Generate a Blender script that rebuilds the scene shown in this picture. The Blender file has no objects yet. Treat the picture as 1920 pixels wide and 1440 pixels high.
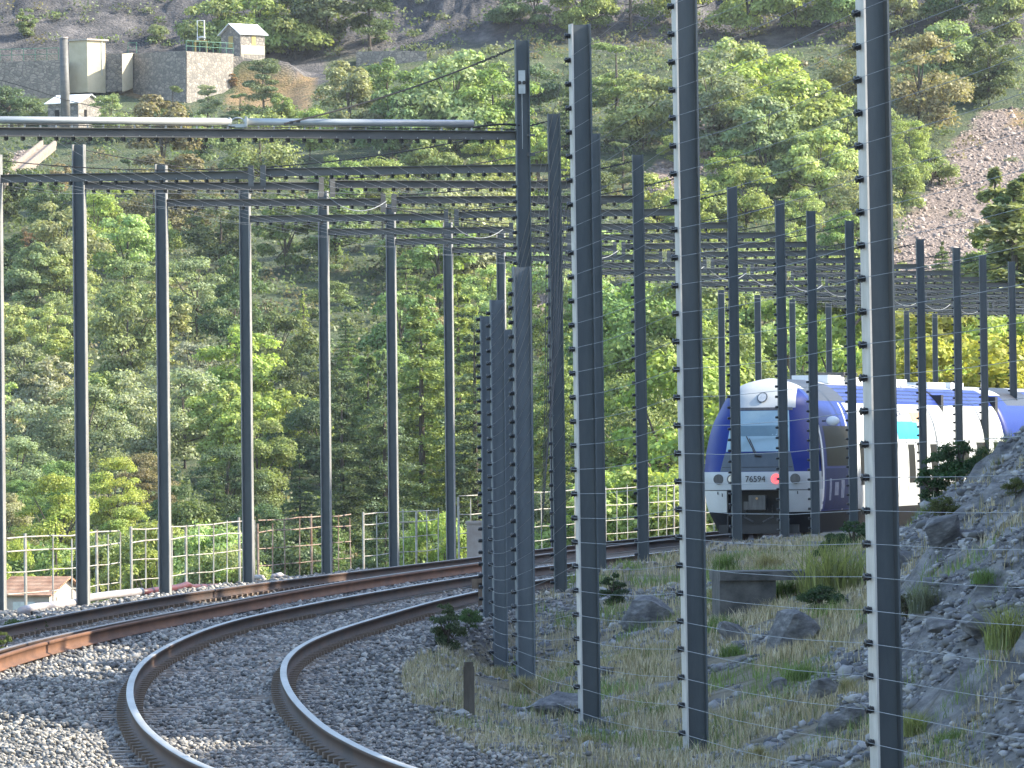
import bpy, bmesh, math, random
import numpy as np
from mathutils import Matrix, Vector

random.seed(7)
RNG = np.random.default_rng(11)
SC = bpy.context.scene
COL = SC.collection

# ------------------------------------------------------------------ camera
F, CAMZ = 13000.0, 2.35                 # focal length in photo pixels, eye height above rail
PITCH, ROLL = math.atan((843 - 720) / F), 0.0105
cam_d = bpy.data.cameras.new('camera')
cam_d.sensor_width = 36.0
cam_d.lens = F / 1920 * 36.0
cam_d.clip_start, cam_d.clip_end = 1.0, 4000.0
cam = bpy.data.objects.new('camera', cam_d)
COL.objects.link(cam)
cam.matrix_world = Matrix.Translation((0, 0, CAMZ)) @ Matrix.Rotation(math.pi / 2 + PITCH, 4, 'X') @ Matrix.Rotation(-ROLL, 4, 'Z')
SC.camera = cam

# ------------------------------------------------------------------ light
SUN_AZ, SUN_EL = math.radians(87), math.radians(32)     # azimuth right of the view direction
sd = Vector((math.sin(SUN_AZ) * math.cos(SUN_EL), math.cos(SUN_AZ) * math.cos(SUN_EL), math.sin(SUN_EL)))
W = bpy.data.worlds.new('World'); SC.world = W; W.use_nodes = True
nt = W.node_tree
sky = nt.nodes.new('ShaderNodeTexSky'); sky.sky_type = 'NISHITA'; sky.sun_disc = False
sky.sun_elevation = SUN_EL; sky.sun_rotation = SUN_AZ
bg = nt.nodes['Background']; bg.inputs[1].default_value = 0.15
nt.links.new(sky.outputs[0], bg.inputs[0])
sun_d = bpy.data.lights.new('sun', 'SUN'); sun_d.energy = 3.7; sun_d.angle = math.radians(0.6)
sun_d.color = (1.0, 0.92, 0.76)
sun = bpy.data.objects.new('sun', sun_d); COL.objects.link(sun)
sun.rotation_euler = sd.to_track_quat('Z', 'Y').to_euler()
sun.location = (60, 60, 80)
SC.view_settings.view_transform = 'Standard'; SC.view_settings.look = 'None'
SC.view_settings.gamma = 1.0; SC.view_settings.exposure = 1.86
SC.view_settings.use_curve_mapping = False
SC.cycles.max_bounces = 6; SC.cycles.transparent_max_bounces = 8
SC.cycles.use_denoising = True

# ------------------------------------------------------------------ photo geometry helpers
_c, _s, _cp, _sp = math.cos(ROLL), math.sin(ROLL), math.cos(PITCH), math.sin(PITCH)
def ray(px, py):
    u, v = (px - 960) / F, (720 - py) / F
    X, Z = u * _c + v * _s, -u * _s + v * _c
    return X, _cp - Z * _sp, _sp + Z * _cp
def at(px, py, Y):                       # the world point seen at a photo pixel at distance Y
    x, y, z = ray(px, py)
    return Vector((x / y * Y, Y, CAMZ + z / y * Y))
def on_z(px, py, zz):
    x, y, z = ray(px, py)
    t = (zz - CAMZ) / z
    return Vector((x * t, y * t, zz))
def proj(X, Y, Z):                       # world -> photo pixels (arrays allowed)
    a, b = X / Y, (Z - CAMZ) / Y
    # undo pitch
    d = _cp + b * _sp
    Zc = (b * _cp - _sp) / d; Xc = a / d
    return 960 + F * (Xc * _c - Zc * _s), 720 - F * (Xc * _s + Zc * _c)
def sc(Y): return F / Y

# ------------------------------------------------------------------ noise
def _hash(ix, iy, seed):
    h = (ix.astype(np.int64) * 374761393 + iy.astype(np.int64) * 668265263 + seed * 1442695041) & 0x7fffffff
    h = ((h ^ (h >> 13)) * 1274126177) & 0x7fffffff
    return ((h ^ (h >> 16)) & 0xffff) / 65535.0
def vnoise(x, y, seed=0):
    x = np.asarray(x, float); y = np.asarray(y, float)
    ix, iy = np.floor(x), np.floor(y); fx, fy = x - ix, y - iy
    fx = fx * fx * (3 - 2 * fx); fy = fy * fy * (3 - 2 * fy)
    a, b = _hash(ix, iy, seed), _hash(ix + 1, iy, seed)
    c, d = _hash(ix, iy + 1, seed), _hash(ix + 1, iy + 1, seed)
    return (a + (b - a) * fx) * (1 - fy) + (c + (d - c) * fx) * fy - 0.5
def fbm(x, y, seed=0, o=4):
    r, a = 0, 1.0
    for i in range(o):
        r = r + a * vnoise(np.asarray(x) * 2 ** i, np.asarray(y) * 2 ** i, seed + i); a *= .5
    return r
def smooth(a, b, x):
    t = np.clip((np.asarray(x, float) - a) / (b - a), 0, 1)
    return t * t * (3 - 2 * t)
def curve(pts, sm=0):                     # smooth X(Y) through control points
    pts = sorted(pts); ys = np.array([p[0] for p in pts], float); xs = np.array([p[1] for p in pts], float)
    if sm:                                # relax small kinks in the alignment
        w = np.exp(-((ys[:, None] - ys[None]) / sm) ** 2); xl = np.empty_like(xs)
        for i in range(len(ys)):
            c = np.polyfit(ys - ys[i], xs, 2, w=np.sqrt(w[i]) + 1e-6); xl[i] = c[-1]
        xs = xl
    m = np.gradient(xs, ys)
    def f(Y):
        Y = np.asarray(Y, float); yc = np.clip(Y, ys[0], ys[-1])
        i = np.clip(np.searchsorted(ys, yc) - 1, 0, len(ys) - 2)
        h = ys[i + 1] - ys[i]; t = (yc - ys[i]) / h
        v = ((2*t**3-3*t**2+1)*xs[i] + (t**3-2*t**2+t)*h*m[i] + (-2*t**3+3*t**2)*xs[i+1] + (t**3-t**2)*h*m[i+1])
        return v + np.where(Y > ys[-1], m[-1] * (Y - ys[-1]), 0) + np.where(Y < ys[0], m[0] * (Y - ys[0]), 0)
    return f

# ------------------------------------------------------------------ alignment of the line (metres)
xR1 = curve([(34, 1.9), (40, .3), (46, -1.2), (51.7, -2.3), (58.4, -3.05), (63.7, -3.5), (70, -3.88), (78.4, -4.2), (87.7, -4.22),
             (96.6, -3.97), (106.2, -3.25), (118.6, -2.05), (130.9, -.6), (149, 2.1), (159, 3.7), (171, 5.45), (190, 9.35), (210, 14), (260, 27)], 8)
xR2 = curve([(34, 3.4), (40, 1.75), (46, .25), (51.4, -.8), (57, -1.4), (62.9, -1.9), (68, -2.2), (74, -2.47), (79.3, -2.6), (84, -2.6),
             (92.4, -2.3), (98.2, -1.93), (110.8, -1.05), (124.5, .4), (136.3, 2.15), (150, 4.0), (160, 5.4), (171, 6.97), (190, 10.85), (210, 15.5), (260, 28.5)], 8)
xR3 = curve([(40, -5.6), (60, -6.0), (75, -6.3), (84.9, -6.22), (93.8, -5.78), (102.8, -5.0), (125.4, -3.1), (145.9, -.6), (155.5, .62),
             (179.5, 4.2), (190, 6.2), (210, 10.5), (260, 22.5)], 16)
xR4 = curve([(40, -7.2), (60, -7.6), (80, -7.6), (94.9, -7.05), (105, -6.42), (114, -5.78), (124.8, -4.6), (133.7, -3.35), (154, -.6),
             (164.7, .72), (188.3, 4.5), (210, 8.9), (260, 20.8)], 16)
xL = curve([(30, -10), (70, -9.6), (100, -9.2), (113.2, -8.35), (117, -7.25), (126, -6.3), (135.8, -5.15), (145, -3.85), (153, -2.6),
            (160, -1.38), (168, -.2), (176, 1.05), (184, 2.3), (192, 3.6), (200, 5.0), (210, 6.45), (226, 9.4), (242, 12.6), (260, 16.5)])
xF = curve([(30, 6.6), (41, 4.3), (54, 2.85), (65, 1.65), (72, .78), (87, .2), (100, -.2), (112, .78), (120, 1.5), (127.5, 2.4), (135, 3.4),
            (144, 4.65), (152, 6), (160, 6.95), (171, 9.3), (182, 10.8), (190, 12.3), (200, 13.7), (211, 15.3), (260, 29.5)])
xB = curve([(30, 7), (45, 4.4), (54, 3.55), (60, 3.35), (68, 3.6), (75, 4.0), (87, 4.75), (100, 5.5), (106, 6.3), (110, 7.6), (115, 10.2),
            (130, 12.8), (150, 15), (171, 17), (190, 21), (211, 25), (260, 38)])
zB_ = curve([(30, -.3), (54, -.33), (65, -.53), (72, -.6), (87, -.64), (100, -.86), (106, -.4), (112, .05), (120, .18), (128, .26),
             (144, .36), (170, .3), (260, .1)])
zX_ = curve([(30, 0), (54, -.1), (65, .05), (75, .3), (87, .65), (100, 1.0), (107, .85), (115, .5), (150, .5), (260, .4)])
crest = curve([(-60, 7), (30, 7), (46, 7), (52, 7.8), (57, 8.8), (62, 10.4), (68, 15), (74, 19), (80, 13.5), (87, 13), (94, 15), (99, 21), (106, 22), (125, 22), (150, 24), (174, 24), (179, 17), (187, 3), (200, 2), (260, 2)])  # unseen ridge heights, shaped to shade the tracks and leave sun gaps

_hy = np.array([0, 225, 262, 300, 360, 420, 470, 505, 524, 526, 540, 548, 575, 620, 760, 1100.])
_hz = np.array([-6.5, -6.3, -5.8, -3.2, 2.6, 10, 19.5, 26.2, 29.4, 30.2, 33.2, 37, 52, 74, 92, 96.])
def hill(X, Y):
    base = np.interp(Y, _hy, _hz)
    amp = smooth(250, 420, Y)
    h = base + amp * (2.6 * fbm(X / 38, Y / 38, 3, 4))
    cl = smooth(536, 560, Y)
    h = h + cl * (5.0 * fbm(X / 9, Y / 14, 21, 5) + 2.4 * np.abs(fbm(X / 2.5, Y / 4, 23, 5)) + 1.2 * np.round(2.5 * fbm(X / 4 + Y / 9, Y / 5, 25, 3)) * .6)
    # level terrace that carries the stone works
    tm = smooth(-15.2, -17.2, X) * smooth(526.5, 528, Y) * (1 - smooth(537, 541, Y))
    h = h * (1 - tm) + 32.2 * tm
    tm2 = smooth(-15, -17, X) * smooth(500, 508, Y) * (1 - smooth(526.5, 528, Y))
    return h * (1 - tm2) + (26.0 + .17 * (Y - 505) + .4 * fbm(X / 3, Y / 3, 8, 3)) * tm2
def ground(X, Y):
    X = np.asarray(X, float); Y = np.asarray(Y, float)
    r2, f, b, l = xR2(Y), xF(Y), xB(Y), xL(Y)
    d = X - r2
    z = np.full(np.broadcast(X, Y).shape, -.25)
    t = smooth(0, 1, (d - .95) / np.maximum(f - r2 - .95, .3))
    z = np.where(d > .95, -.25 + t * (zB_(Y) + .25), z)
    t2 = np.clip((X - f) / np.maximum(b - f, .3), 0, 1)
    z = np.where(X > f, zB_(Y) + (zX_(Y) - zB_(Y)) * t2 ** 1.2, z)
    rk = np.maximum(X - b, 0)
    up = np.minimum(rk * .74 + np.maximum(rk - 4, 0) * .5, crest(Y) * (1 + .22 * fbm(Y / 7, X * 0 + 3, 5, 3) + .22 * fbm(Y / 1.6, X / 3, 6, 3)))
    strata = .26 * fbm(X / .9 + Y / 5, (Y - X) / 2.2, 31, 5) + .22 * (.35 - np.abs(fbm((X * .8 + Y * .25) * 1.7, (Y - X) / 1.3, 41, 4))) + .10 * np.round(3 * fbm(X / .5, Y / .9, 43, 2))
    z = z + np.where(rk > 0, up + strata * smooth(0, .5, rk) * (1 - smooth(8, 14, rk) * .3), 0)
    bench = smooth(.9, 1.8, d) * (1 - smooth(0, .4, rk))
    z = z + bench * (.10 * fbm(X / .8, Y / 1.6, 51, 4))
    z = z + (1 - smooth(.9, 1.4, d)) * .012 * fbm(X * 3, Y * 3, 61, 2)
    e = X - l + .75
    vz = np.where(Y > 225, hill(X, Y), -6.5 + .5 * fbm(X / 6, Y / 6, 71, 3))
    left = np.maximum(z + np.minimum(e, 0) * .8, np.minimum(vz, z))
    z = np.where(e < 0, left, z)
    # beyond the far end of the cutting the hillside takes over
    w = smooth(245, 285, Y)
    return z * (1 - w) + hill(X, Y) * w

# ------------------------------------------------------------------ mesh helpers
def new_obj(name, me, parent=None):
    o = bpy.data.objects.new(name, me); COL.objects.link(o)
    if parent: o.parent = parent
    return o
def tag(o, label=None, cat=None, group=None, kind=None):
    if label: o['label'] = label
    if cat: o['category'] = cat
    if group: o['group'] = group
    if kind: o['kind'] = kind
    return o
def empty(name, loc=(0, 0, 0), rz=0.0, label=None, cat=None, group=None):
    o = new_obj(name, None); o.location = loc; o.rotation_euler = (0, 0, rz); o.empty_display_size = .2
    return tag(o, label, cat, group)
def np_mesh(name, V, Fc, mats, smooth_=False, mi=None):
    V = np.asarray(V, np.float32).reshape(-1, 3); Fc = np.asarray(Fc, np.int32); k = Fc.shape[1]
    me = bpy.data.meshes.new(name)
    me.vertices.add(len(V)); me.vertices.foreach_set('co', V.ravel())
    me.loops.add(Fc.size); me.loops.foreach_set('vertex_index', Fc.ravel())
    me.polygons.add(len(Fc)); me.polygons.foreach_set('loop_start', np.arange(0, Fc.size, k, dtype=np.int32))
    me.polygons.foreach_set('loop_total', np.full(len(Fc), k, np.int32))
    if mi is not None: me.polygons.foreach_set('material_index', np.asarray(mi, np.int32))
    if smooth_: me.polygons.foreach_set('use_smooth', np.ones(len(Fc), bool))
    for m in (mats if isinstance(mats, (list, tuple)) else [mats]): me.materials.append(m)
    me.update(); me.validate()
    return me
class MB:                                   # collects shapes for ONE mesh
    def __init__(s): s.v, s.f, s.m = [], [], []
    def add(s, vs, fs, m=0):
        n = len(s.v); s.v += [tuple(v) for v in vs]; s.f += [tuple(i + n for i in f) for f in fs]; s.m += [m] * len(fs); return s
    def box(s, c, d, m=0, rz=0.0, M=None, bev=0):
        hx, hy, hz = d[0]/2, d[1]/2, d[2]/2
        P = [Vector((x, y, z)) for x in (-hx, hx) for y in (-hy, hy) for z in (-hz, hz)]
        R = M if M else Matrix.Rotation(rz, 3, 'Z')
        P = [R @ p + Vector(c) for p in P]
        return s.add(P, [(0,1,3,2),(4,6,7,5),(0,4,5,1),(2,3,7,6),(0,2,6,4),(1,5,7,3)], m)
    def tube(s, pts, r, n=6, m=0, cap=True):
        pts = [Vector(p) for p in pts]; rings = []
        rr = r if isinstance(r, (list, tuple)) else [r] * len(pts)
        for i, p in enumerate(pts):
            t = (pts[min(i+1, len(pts)-1)] - pts[max(i-1, 0)]).normalized()
            a = t.cross(Vector((0, 0, 1)))
            if a.length < 1e-3: a = t.cross(Vector((1, 0, 0)))
            a.normalize(); b = a.cross(t).normalized()
            rings.append([p + (a*math.cos(2*math.pi*k/n) + b*math.sin(2*math.pi*k/n)) * rr[i] for k in range(n)])
        vs = [v for q in rings for v in q]; fs = []
        for i in range(len(pts)-1):
            for k in range(n): fs.append((i*n+k, i*n+(k+1) % n, (i+1)*n+(k+1) % n, (i+1)*n+k))
        if cap: fs.append(tuple(range(n-1, -1, -1))); fs.append(tuple(range((len(pts)-1)*n, len(pts)*n)))
        return s.add(vs, fs, m)
    def prism(s, poly, y0, y1, m=0):          # outline in x,z extruded along y
        n = len(poly); vs = [(x, y0, z) for x, z in poly] + [(x, y1, z) for x, z in poly]
        fs = [tuple(range(n)), tuple(range(2*n-1, n-1, -1))] + [(i, n+i, n+(i+1) % n, (i+1) % n) for i in range(n)]
        return s.add(vs, fs, m)
    def mesh(s, name, mats, smooth_=False):
        me = bpy.data.meshes.new(name); me.from_pydata(s.v, [], s.f)
        for m in (mats if isinstance(mats, (list, tuple)) else [mats]): me.materials.append(m)
        me.polygons.foreach_set('material_index', np.array(s.m, np.int32))
        if smooth_: me.polygons.foreach_set('use_smooth', np.ones(len(s.f), bool))
        me.update(); return me
    def obj(s, name, mats, parent=None, smooth_=False): return new_obj(name, s.mesh(name, mats, smooth_), parent)

# ------------------------------------------------------------------ materials
class NT:
    def __init__(s, name):
        s.m = bpy.data.materials.new(name); s.m.use_nodes = True; s.t = s.m.node_tree
        s.b = s.t.nodes['Principled BSDF']; s.out = s.t.nodes['Material Output']
    def n(s, typ, **kw):
        o = s.t.nodes.new(typ)
        for k, v in kw.items():
            if hasattr(o, k): setattr(o, k, v)
            else: o.inputs[k.replace('_', ' ')].default_value = v
        return o
    def l(s, a, b): s.t.links.new(a, b)
    def coord(s, kind='Object', scale=(1, 1, 1)):
        c = s.n('ShaderNodeTexCoord'); mp = s.n('ShaderNodeMapping'); mp.inputs['Scale'].default_value = scale
        s.l(c.outputs[kind], mp.inputs[0]); return mp.outputs[0]
    def noise(s, vec, scale, detail=4, rough=.55):
        o = s.n('ShaderNodeTexNoise'); o.inputs['Scale'].default_value = scale; o.inputs['Detail'].default_value = detail
        o.inputs['Roughness'].default_value = rough; s.l(vec, o.inputs['Vector']); return o.outputs['Fac']
    def ramp(s, fac, stops):
        r = s.n('ShaderNodeValToRGB'); e = r.color_ramp.elements
        while len(e) < len(stops): e.new(.5)
        for q, (p, c) in zip(e, stops): q.position = p; q.color = (*c, 1) if len(c) == 3 else c
        s.l(fac, r.inputs[0]); return r.outputs[0]
    def mix(s, fac, a, b, mode='MIX'):
        o = s.n('ShaderNodeMix'); o.data_type = 'RGBA'; o.blend_type = mode
        for sock, v in ((0, fac), (6, a), (7, b)):
            if hasattr(v, 'is_output'): s.l(v, o.inputs[sock])
            elif sock == 0: o.inputs[0].default_value = v
            else: o.inputs[sock].default_value = (*v, 1)
        return o.outputs[2]
    def math(s, op, a, b=None):
        o = s.n('ShaderNodeMath'); o.operation = op
        for i, v in enumerate((a, b)):
            if v is None: continue
            if hasattr(v, 'is_output'): s.l(v, o.inputs[i])
            else: o.inputs[i].default_value = v
        return o.outputs[0]
    def bump(s, h, strength=.5, dist=.02):
        o = s.n('ShaderNodeBump'); o.inputs['Strength'].default_value = strength; o.inputs['Distance'].default_value = dist
        s.l(h, o.inputs['Height']); s.l(o.outputs[0], s.b.inputs['Normal'])
    def col(s, c):
        if hasattr(c, 'is_output'): s.l(c, s.b.inputs['Base Color'])
        else: s.b.inputs['Base Color'].default_value = (*c, 1)
    def set(s, rough=.6, metal=0., spec=.5):
        s.b.inputs['Roughness'].default_value = rough; s.b.inputs['Metallic'].default_value = metal
        s.b.inputs['Specular IOR Level'].default_value = spec; return s.m

def weathered(name, c1, c2, scale=6., rough=.6, metal=0., stretch=(1, 1, .25), bump=.15, c3=None, coord='Object', spec=.5):
    t = NT(name); v = t.coord(coord, stretch); a = t.noise(v, scale, 6, .65)
    st = [(.35, c1), (.68, c2)]
    if c3: st.append((.8, c3))
    t.col(t.ramp(a, st)); t.bump(t.noise(v, scale * 6, 3), bump, .01)
    return t.set(rough, metal, spec)
M = {}
M['post'] = weathered('post_paint', (.060, .074, .082), (.09, .104, .11), 5, .5, .0, c3=(.09, .088, .08))
M['greypost'] = weathered('grey_post_paint', (.095, .112, .125), (.145, .165, .18), 3, .55, .0, stretch=(1.5, 1.5, .5), c3=(.10, .10, .10))
M['flange'] = weathered('flange_lit_tone', (.40, .38, .34), (.55, .52, .48), 9, .5, .0, c3=(.30, .22, .16))  # paler than the web: light on the flange put into its colour
M['edge'] = weathered('flange_sunlit_edge', (.20, .20, .19), (.34, .33, .31), 7, .5, .0, c3=(.2, .14, .1))  # left gantry posts: bright sunlit edge painted in as a paler tone
M['beam'] = weathered('beam_paint', (.085, .085, .08), (.14, .135, .125), 5, .6, .0, stretch=(.3, 1, 1))
M['galv'] = weathered('galvanised_steel', (.38, .4, .39), (.52, .53, .52), 4, .45, .35, stretch=(.3, 1, 1))
M['black'] = weathered('black_porcelain', (.008, .008, .009), (.014, .014, .015), 20, .35)
M['bolt'] = weathered('bolt_zinc', (.34, .34, .33), (.46, .46, .45), 20, .35, .3)
M['wire'] = weathered('steel_wire', (.16, .17, .17), (.30, .31, .31), 3, .4, .5, stretch=(1, 1, 1))
M['cable'] = weathered('dark_cable', (.02, .02, .02), (.05, .045, .04), 3, .6, .1, stretch=(1, 1, 1))
M['railside'] = weathered('rail_rust', (.028, .017, .012), (.075, .035, .018), 3, .75, .1, stretch=(1, .3, 1))
M['railtop'] = weathered('rail_head_steel', (.26, .25, .235), (.40, .39, .37), 2, .42, .5, stretch=(1, .2, 1), bump=.05)
M['duskrail'] = weathered('dull_rail_head', (.13, .105, .09), (.22, .18, .15), 2, .45, .4, stretch=(1, .2, 1), bump=.05)
M['rustrail'] = weathered('rust_orange', (.10, .045, .022), (.19, .085, .04), 3, .8, .1, stretch=(1, .3, 1))
M['sleeper'] = weathered('sleeper_concrete', (.20, .16, .125), (.33, .27, .22), 3, .9, stretch=(1, 1, 1), bump=.4)
M['fastening'] = weathered('fastening_rust', (.12, .085, .06), (.2, .14, .095), 9, .85)
M['concrete'] = weathered('concrete', (.34, .28, .24), (.46, .40, .35), 2.5, .9, stretch=(1, 1, 1), bump=.4, c3=(.28, .24, .2))
M['darkconc'] = weathered('dark_concrete', (.045, .045, .042), (.12, .115, .105), 4, .9, stretch=(1, 1, 1), bump=.5)
M['pipe'] = weathered('pale_plastic_pipe', (.30, .27, .275), (.42, .39, .395), 1.5, .5, stretch=(1, 1, 1))
M['redpipe'] = weathered('dark_red_pipe', (.06, .012, .016), (.10, .02, .025), 2, .5, stretch=(1, 1, 1))
M['fence_white'] = weathered('pale_paint_steel', (.30, .25, .20), (.50, .50, .46), 4, .6, stretch=(1, 1, 1), c3=(.54, .54, .50))
M['fence_rust'] = weathered('rusty_steel', (.17, .085, .05), (.42, .34, .28), 5, .8, stretch=(1, 1, 1))
M['fence_green'] = weathered('green_paint_steel', (.05, .13, .09), (.08, .2, .13), 5, .6)
M['bark'] = weathered('bark', (.05, .04, .03), (.12, .1, .08), 6, .95, stretch=(1, 1, .2), bump=.6)
M['glass_dark'] = weathered('dark_glass', (.008, .008, .008), (.02, .018, .014), 2, .4, spec=.08)

def foliage(name, trans=.42):
    t = NT(name)
    oi = t.n('ShaderNodeObjectInfo'); g = t.n('ShaderNodeNewGeometry')
    v = t.coord('Object'); nz = t.noise(v, .55, 3)
    val = t.math('ADD', t.math('MULTIPLY', g.outputs['Random Per Island'], .75), t.math('MULTIPLY', nz, .9))
    hs = t.n('ShaderNodeHueSaturation')
    hs.inputs['Saturation'].default_value = .88
    t.l(oi.outputs['Color'], hs.inputs['Color']); t.l(t.math('ADD', val, .18), hs.inputs['Value'])
    hue = t.math('ADD', t.math('MULTIPLY', nz, .07), .465); t.l(hue, hs.inputs['Hue'])
    d = t.n('ShaderNodeBsdfDiffuse'); tr = t.n('ShaderNodeBsdfTranslucent'); mx = t.n('ShaderNodeMixShader'); mx.inputs[0].default_value = trans
    gl = t.n('ShaderNodeBsdfGlossy'); gl.inputs['Roughness'].default_value = .45; gl.inputs['Color'].default_value = (.6, .62, .6, 1)
    mx2 = t.n('ShaderNodeMixShader'); mx2.inputs[0].default_value = .02
    warm = t.mix(1.0, hs.outputs[0], (1.12, 1.12, .58), 'MULTIPLY')
    t.l(hs.outputs[0], d.inputs[0]); t.l(warm, tr.inputs[0])
    t.l(d.outputs[0], mx.inputs[1]); t.l(tr.outputs[0], mx.inputs[2])
    t.l(mx.outputs[0], mx2.inputs[1]); t.l(gl.outputs[0], mx2.inputs[2]); t.l(mx2.outputs[0], t.out.inputs[0])
    return t.m
M['leaf'] = foliage('foliage')
M['needle'] = foliage('needle_foliage', .3)

def grass_mat():
    t = NT('grass_blades'); g = t.n('ShaderNodeNewGeometry'); v = t.coord('Object'); nz = t.noise(v, .9, 3)
    f = t.math('ADD', t.math('MULTIPLY', nz, 1.0), t.math('MULTIPLY', g.outputs['Random Per Island'], .5))
    c = t.ramp(f, [(.42, (.10, .14, .035)), (.58, (.24, .21, .09)), (.8, (.44, .36, .20)), (1.0, (.52, .45, .30))])
    t.col(c); return t.set(.7)
M['dry'] = grass_mat()

def stone_mat(name, a, b, c):
    t = NT(name); g = t.n('ShaderNodeNewGeometry'); v = t.coord('Object')
    f = t.math('ADD', t.math('MULTIPLY', g.outputs['Random Per Island'], .8), t.math('MULTIPLY', t.noise(v, 14, 4), .35))
    t.col(t.ramp(f, [(.1, a), (.6, b), (1.0, c)])); t.bump(t.noise(v, 60, 3), .4, .01); return t.set(.85)
M['stones'] = stone_mat('ballast_stones', (.075, .075, .074), (.21, .20, .185), (.46, .42, .36))

def ground_mat():
    t = NT('terrain'); v = t.coord('Object')
    at_ = t.n('ShaderNodeAttribute'); at_.attribute_name = 'zone'
    sep = t.n('ShaderNodeSeparateColor'); t.l(at_.outputs['Color'], sep.inputs[0])
    soil = t.ramp(t.noise(v, .8, 6, .65), [(.3, (.04, .062, .03)), (.5, (.075, .10, .045)), (.7, (.13, .13, .07))])
    dry = t.ramp(t.noise(v, 2.2, 6, .7), [(.35, (.14, .125, .08)), (.5, (.27, .23, .15)), (.7, (.33, .31, .26))])
    vr = t.n('ShaderNodeTexVoronoi'); vr.inputs['Scale'].default_value = 2.2; vr.feature = 'DISTANCE_TO_EDGE'
    rv = t.coord('Object', (1.2, .6, 3.0)); t.l(rv, vr.inputs['Vector'])
    rn = t.noise(rv, 1.6, 8, .7)
    rock = t.ramp(rn, [(.3, (.075, .076, .08)), (.46, (.20, .198, .195)), (.62, (.40, .39, .375)), (.8, (.46, .39, .31))])
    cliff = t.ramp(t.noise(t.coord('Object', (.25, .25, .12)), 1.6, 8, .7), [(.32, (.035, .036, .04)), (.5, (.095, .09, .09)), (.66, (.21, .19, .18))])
    scree = t.ramp(t.noise(v, 2.6, 8, .75), [(.35, (.11, .085, .072)), (.5, (.23, .18, .152)), (.68, (.37, .30, .26))])
    bal = t.ramp(t.noise(v, 18, 4, .7), [(.35, (.07, .07, .072)), (.6, (.17, .165, .16))])
    c = t.mix(sep.outputs[0], soil, dry)
    c = t.mix(sep.outputs[1], c, t.mix(t.math('GREATER_THAN', t.n('ShaderNodeSeparateXYZ').outputs[1], 9e9), rock, rock))
    c = t.mix(sep.outputs[2], c, bal)
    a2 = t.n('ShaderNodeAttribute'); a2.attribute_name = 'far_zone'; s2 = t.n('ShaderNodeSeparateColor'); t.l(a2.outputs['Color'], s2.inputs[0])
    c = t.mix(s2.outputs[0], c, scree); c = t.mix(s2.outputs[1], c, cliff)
    grass = t.ramp(t.noise(v, 1.2, 5), [(.3, (.16, .13, .06)), (.6, (.30, .20, .10))])
    c = t.mix(s2.outputs[2], c, grass)
    t.col(c)
    h = t.math('ADD', t.math('ADD', t.noise(v, 9, 7, .75), t.math('MULTIPLY', rn, .8)), t.math('MULTIPLY', t.math('MINIMUM', vr.outputs['Distance'], .25), 2.0))
    t.bump(h, 1.0, .16)
    return t.set(.92, 0, .3)
M['ground'] = ground_mat()

# ------------------------------------------------------------------ terrain: one sheet
def axis(segs):
    out = []
    for a, b, st in segs: out += list(np.arange(a, b, st))
    return np.array(sorted(set(np.round(out, 4))))
gx = axis([(-500, -200, 30), (-200, -60, 8), (-60, -11, .6), (-11, 9, .16), (9, 24, .4), (24, 60, .7), (60, 200, 8), (200, 501, 30)])
gy = axis([(-300, 20, 20), (20, 44, 2), (44, 78, .22), (78, 115, .3), (115, 240, 1.0), (240, 500, 2.0), (500, 580, .9), (580, 700, 6), (700, 1001, 30)])
GX, GY = np.meshgrid(gx, gy)
GZ = ground(GX, GY)
nx, ny = len(gx), len(gy)
idx = np.arange(nx * ny).reshape(ny, nx)
Fg = np.stack([idx[:-1, :-1], idx[:-1, 1:], idx[1:, 1:], idx[1:, :-1]], -1).reshape(-1, 4)
me = np_mesh('ground', np.stack([GX, GY, GZ], -1), Fg, M['ground'], True)
d_ = GX - xR2(GY); rk_ = GX - xB(GY); near = GY < 250
bal_ = ((d_ < 1.25 + .3 * fbm(GY / 1.5, GX, 9)) & (GX > xL(GY) - .6) & near).astype(float)
rock_ = np.where(near, smooth(-.3, .25, rk_ + .5 * fbm(GX / .7, GY / 1.4, 77, 3)), 0)
patch = np.where(near & (d_ > 1.2), smooth(.08, .3, fbm(GX / .7, GY / 1.8, 90, 4)), 0)
rock_ = np.maximum(rock_, patch * .9)
dry_ = ((d_ > 1) & near).astype(float)
PX, PY = proj(GX, np.maximum(GY, 1), GZ)
def poly_mask(px, py, pts, soft=14):
    pts = np.array(pts, float); ins = np.zeros(px.shape, bool)
    j = len(pts) - 1
    for i in range(len(pts)):
        xi, yi, xj, yj = *pts[i], *pts[j]
        ins ^= ((yi > py) != (yj > py)) & (px < (xj - xi) * (py - yi) / (yj - yi + 1e-9) + xi); j = i
    return ins.astype(float)
far = GY > 262
jx = PX + 26 * fbm(GX / 3, GY / 5, 15, 3); jy = PY + 18 * fbm(GX / 3, GY / 5, 17, 3)
SCREE = [[(1655, 500), (1690, 420), (1800, 250), (1840, 205), (2100, 195), (2100, 420), (1800, 490), (1700, 540)],
         [(1200, 320), (1250, 300), (1290, 330), (1280, 400), (1220, 400)], [(980, 500), (1060, 490), (1060, 580), (990, 590)],
         [(0, 290), (70, 275), (70, 320), (0, 330)], [(1280, 200), (1345, 200), (1345, 330), (1280, 330)]]
scree_ = np.zeros_like(GX)
for p in SCREE: scree_ = np.maximum(scree_, poly_mask(jx, jy, p))
scree_ *= far
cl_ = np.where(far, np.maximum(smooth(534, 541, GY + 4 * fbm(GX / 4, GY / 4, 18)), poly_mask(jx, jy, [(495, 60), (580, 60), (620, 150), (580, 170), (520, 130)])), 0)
dg_ = np.zeros_like(GX)
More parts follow.
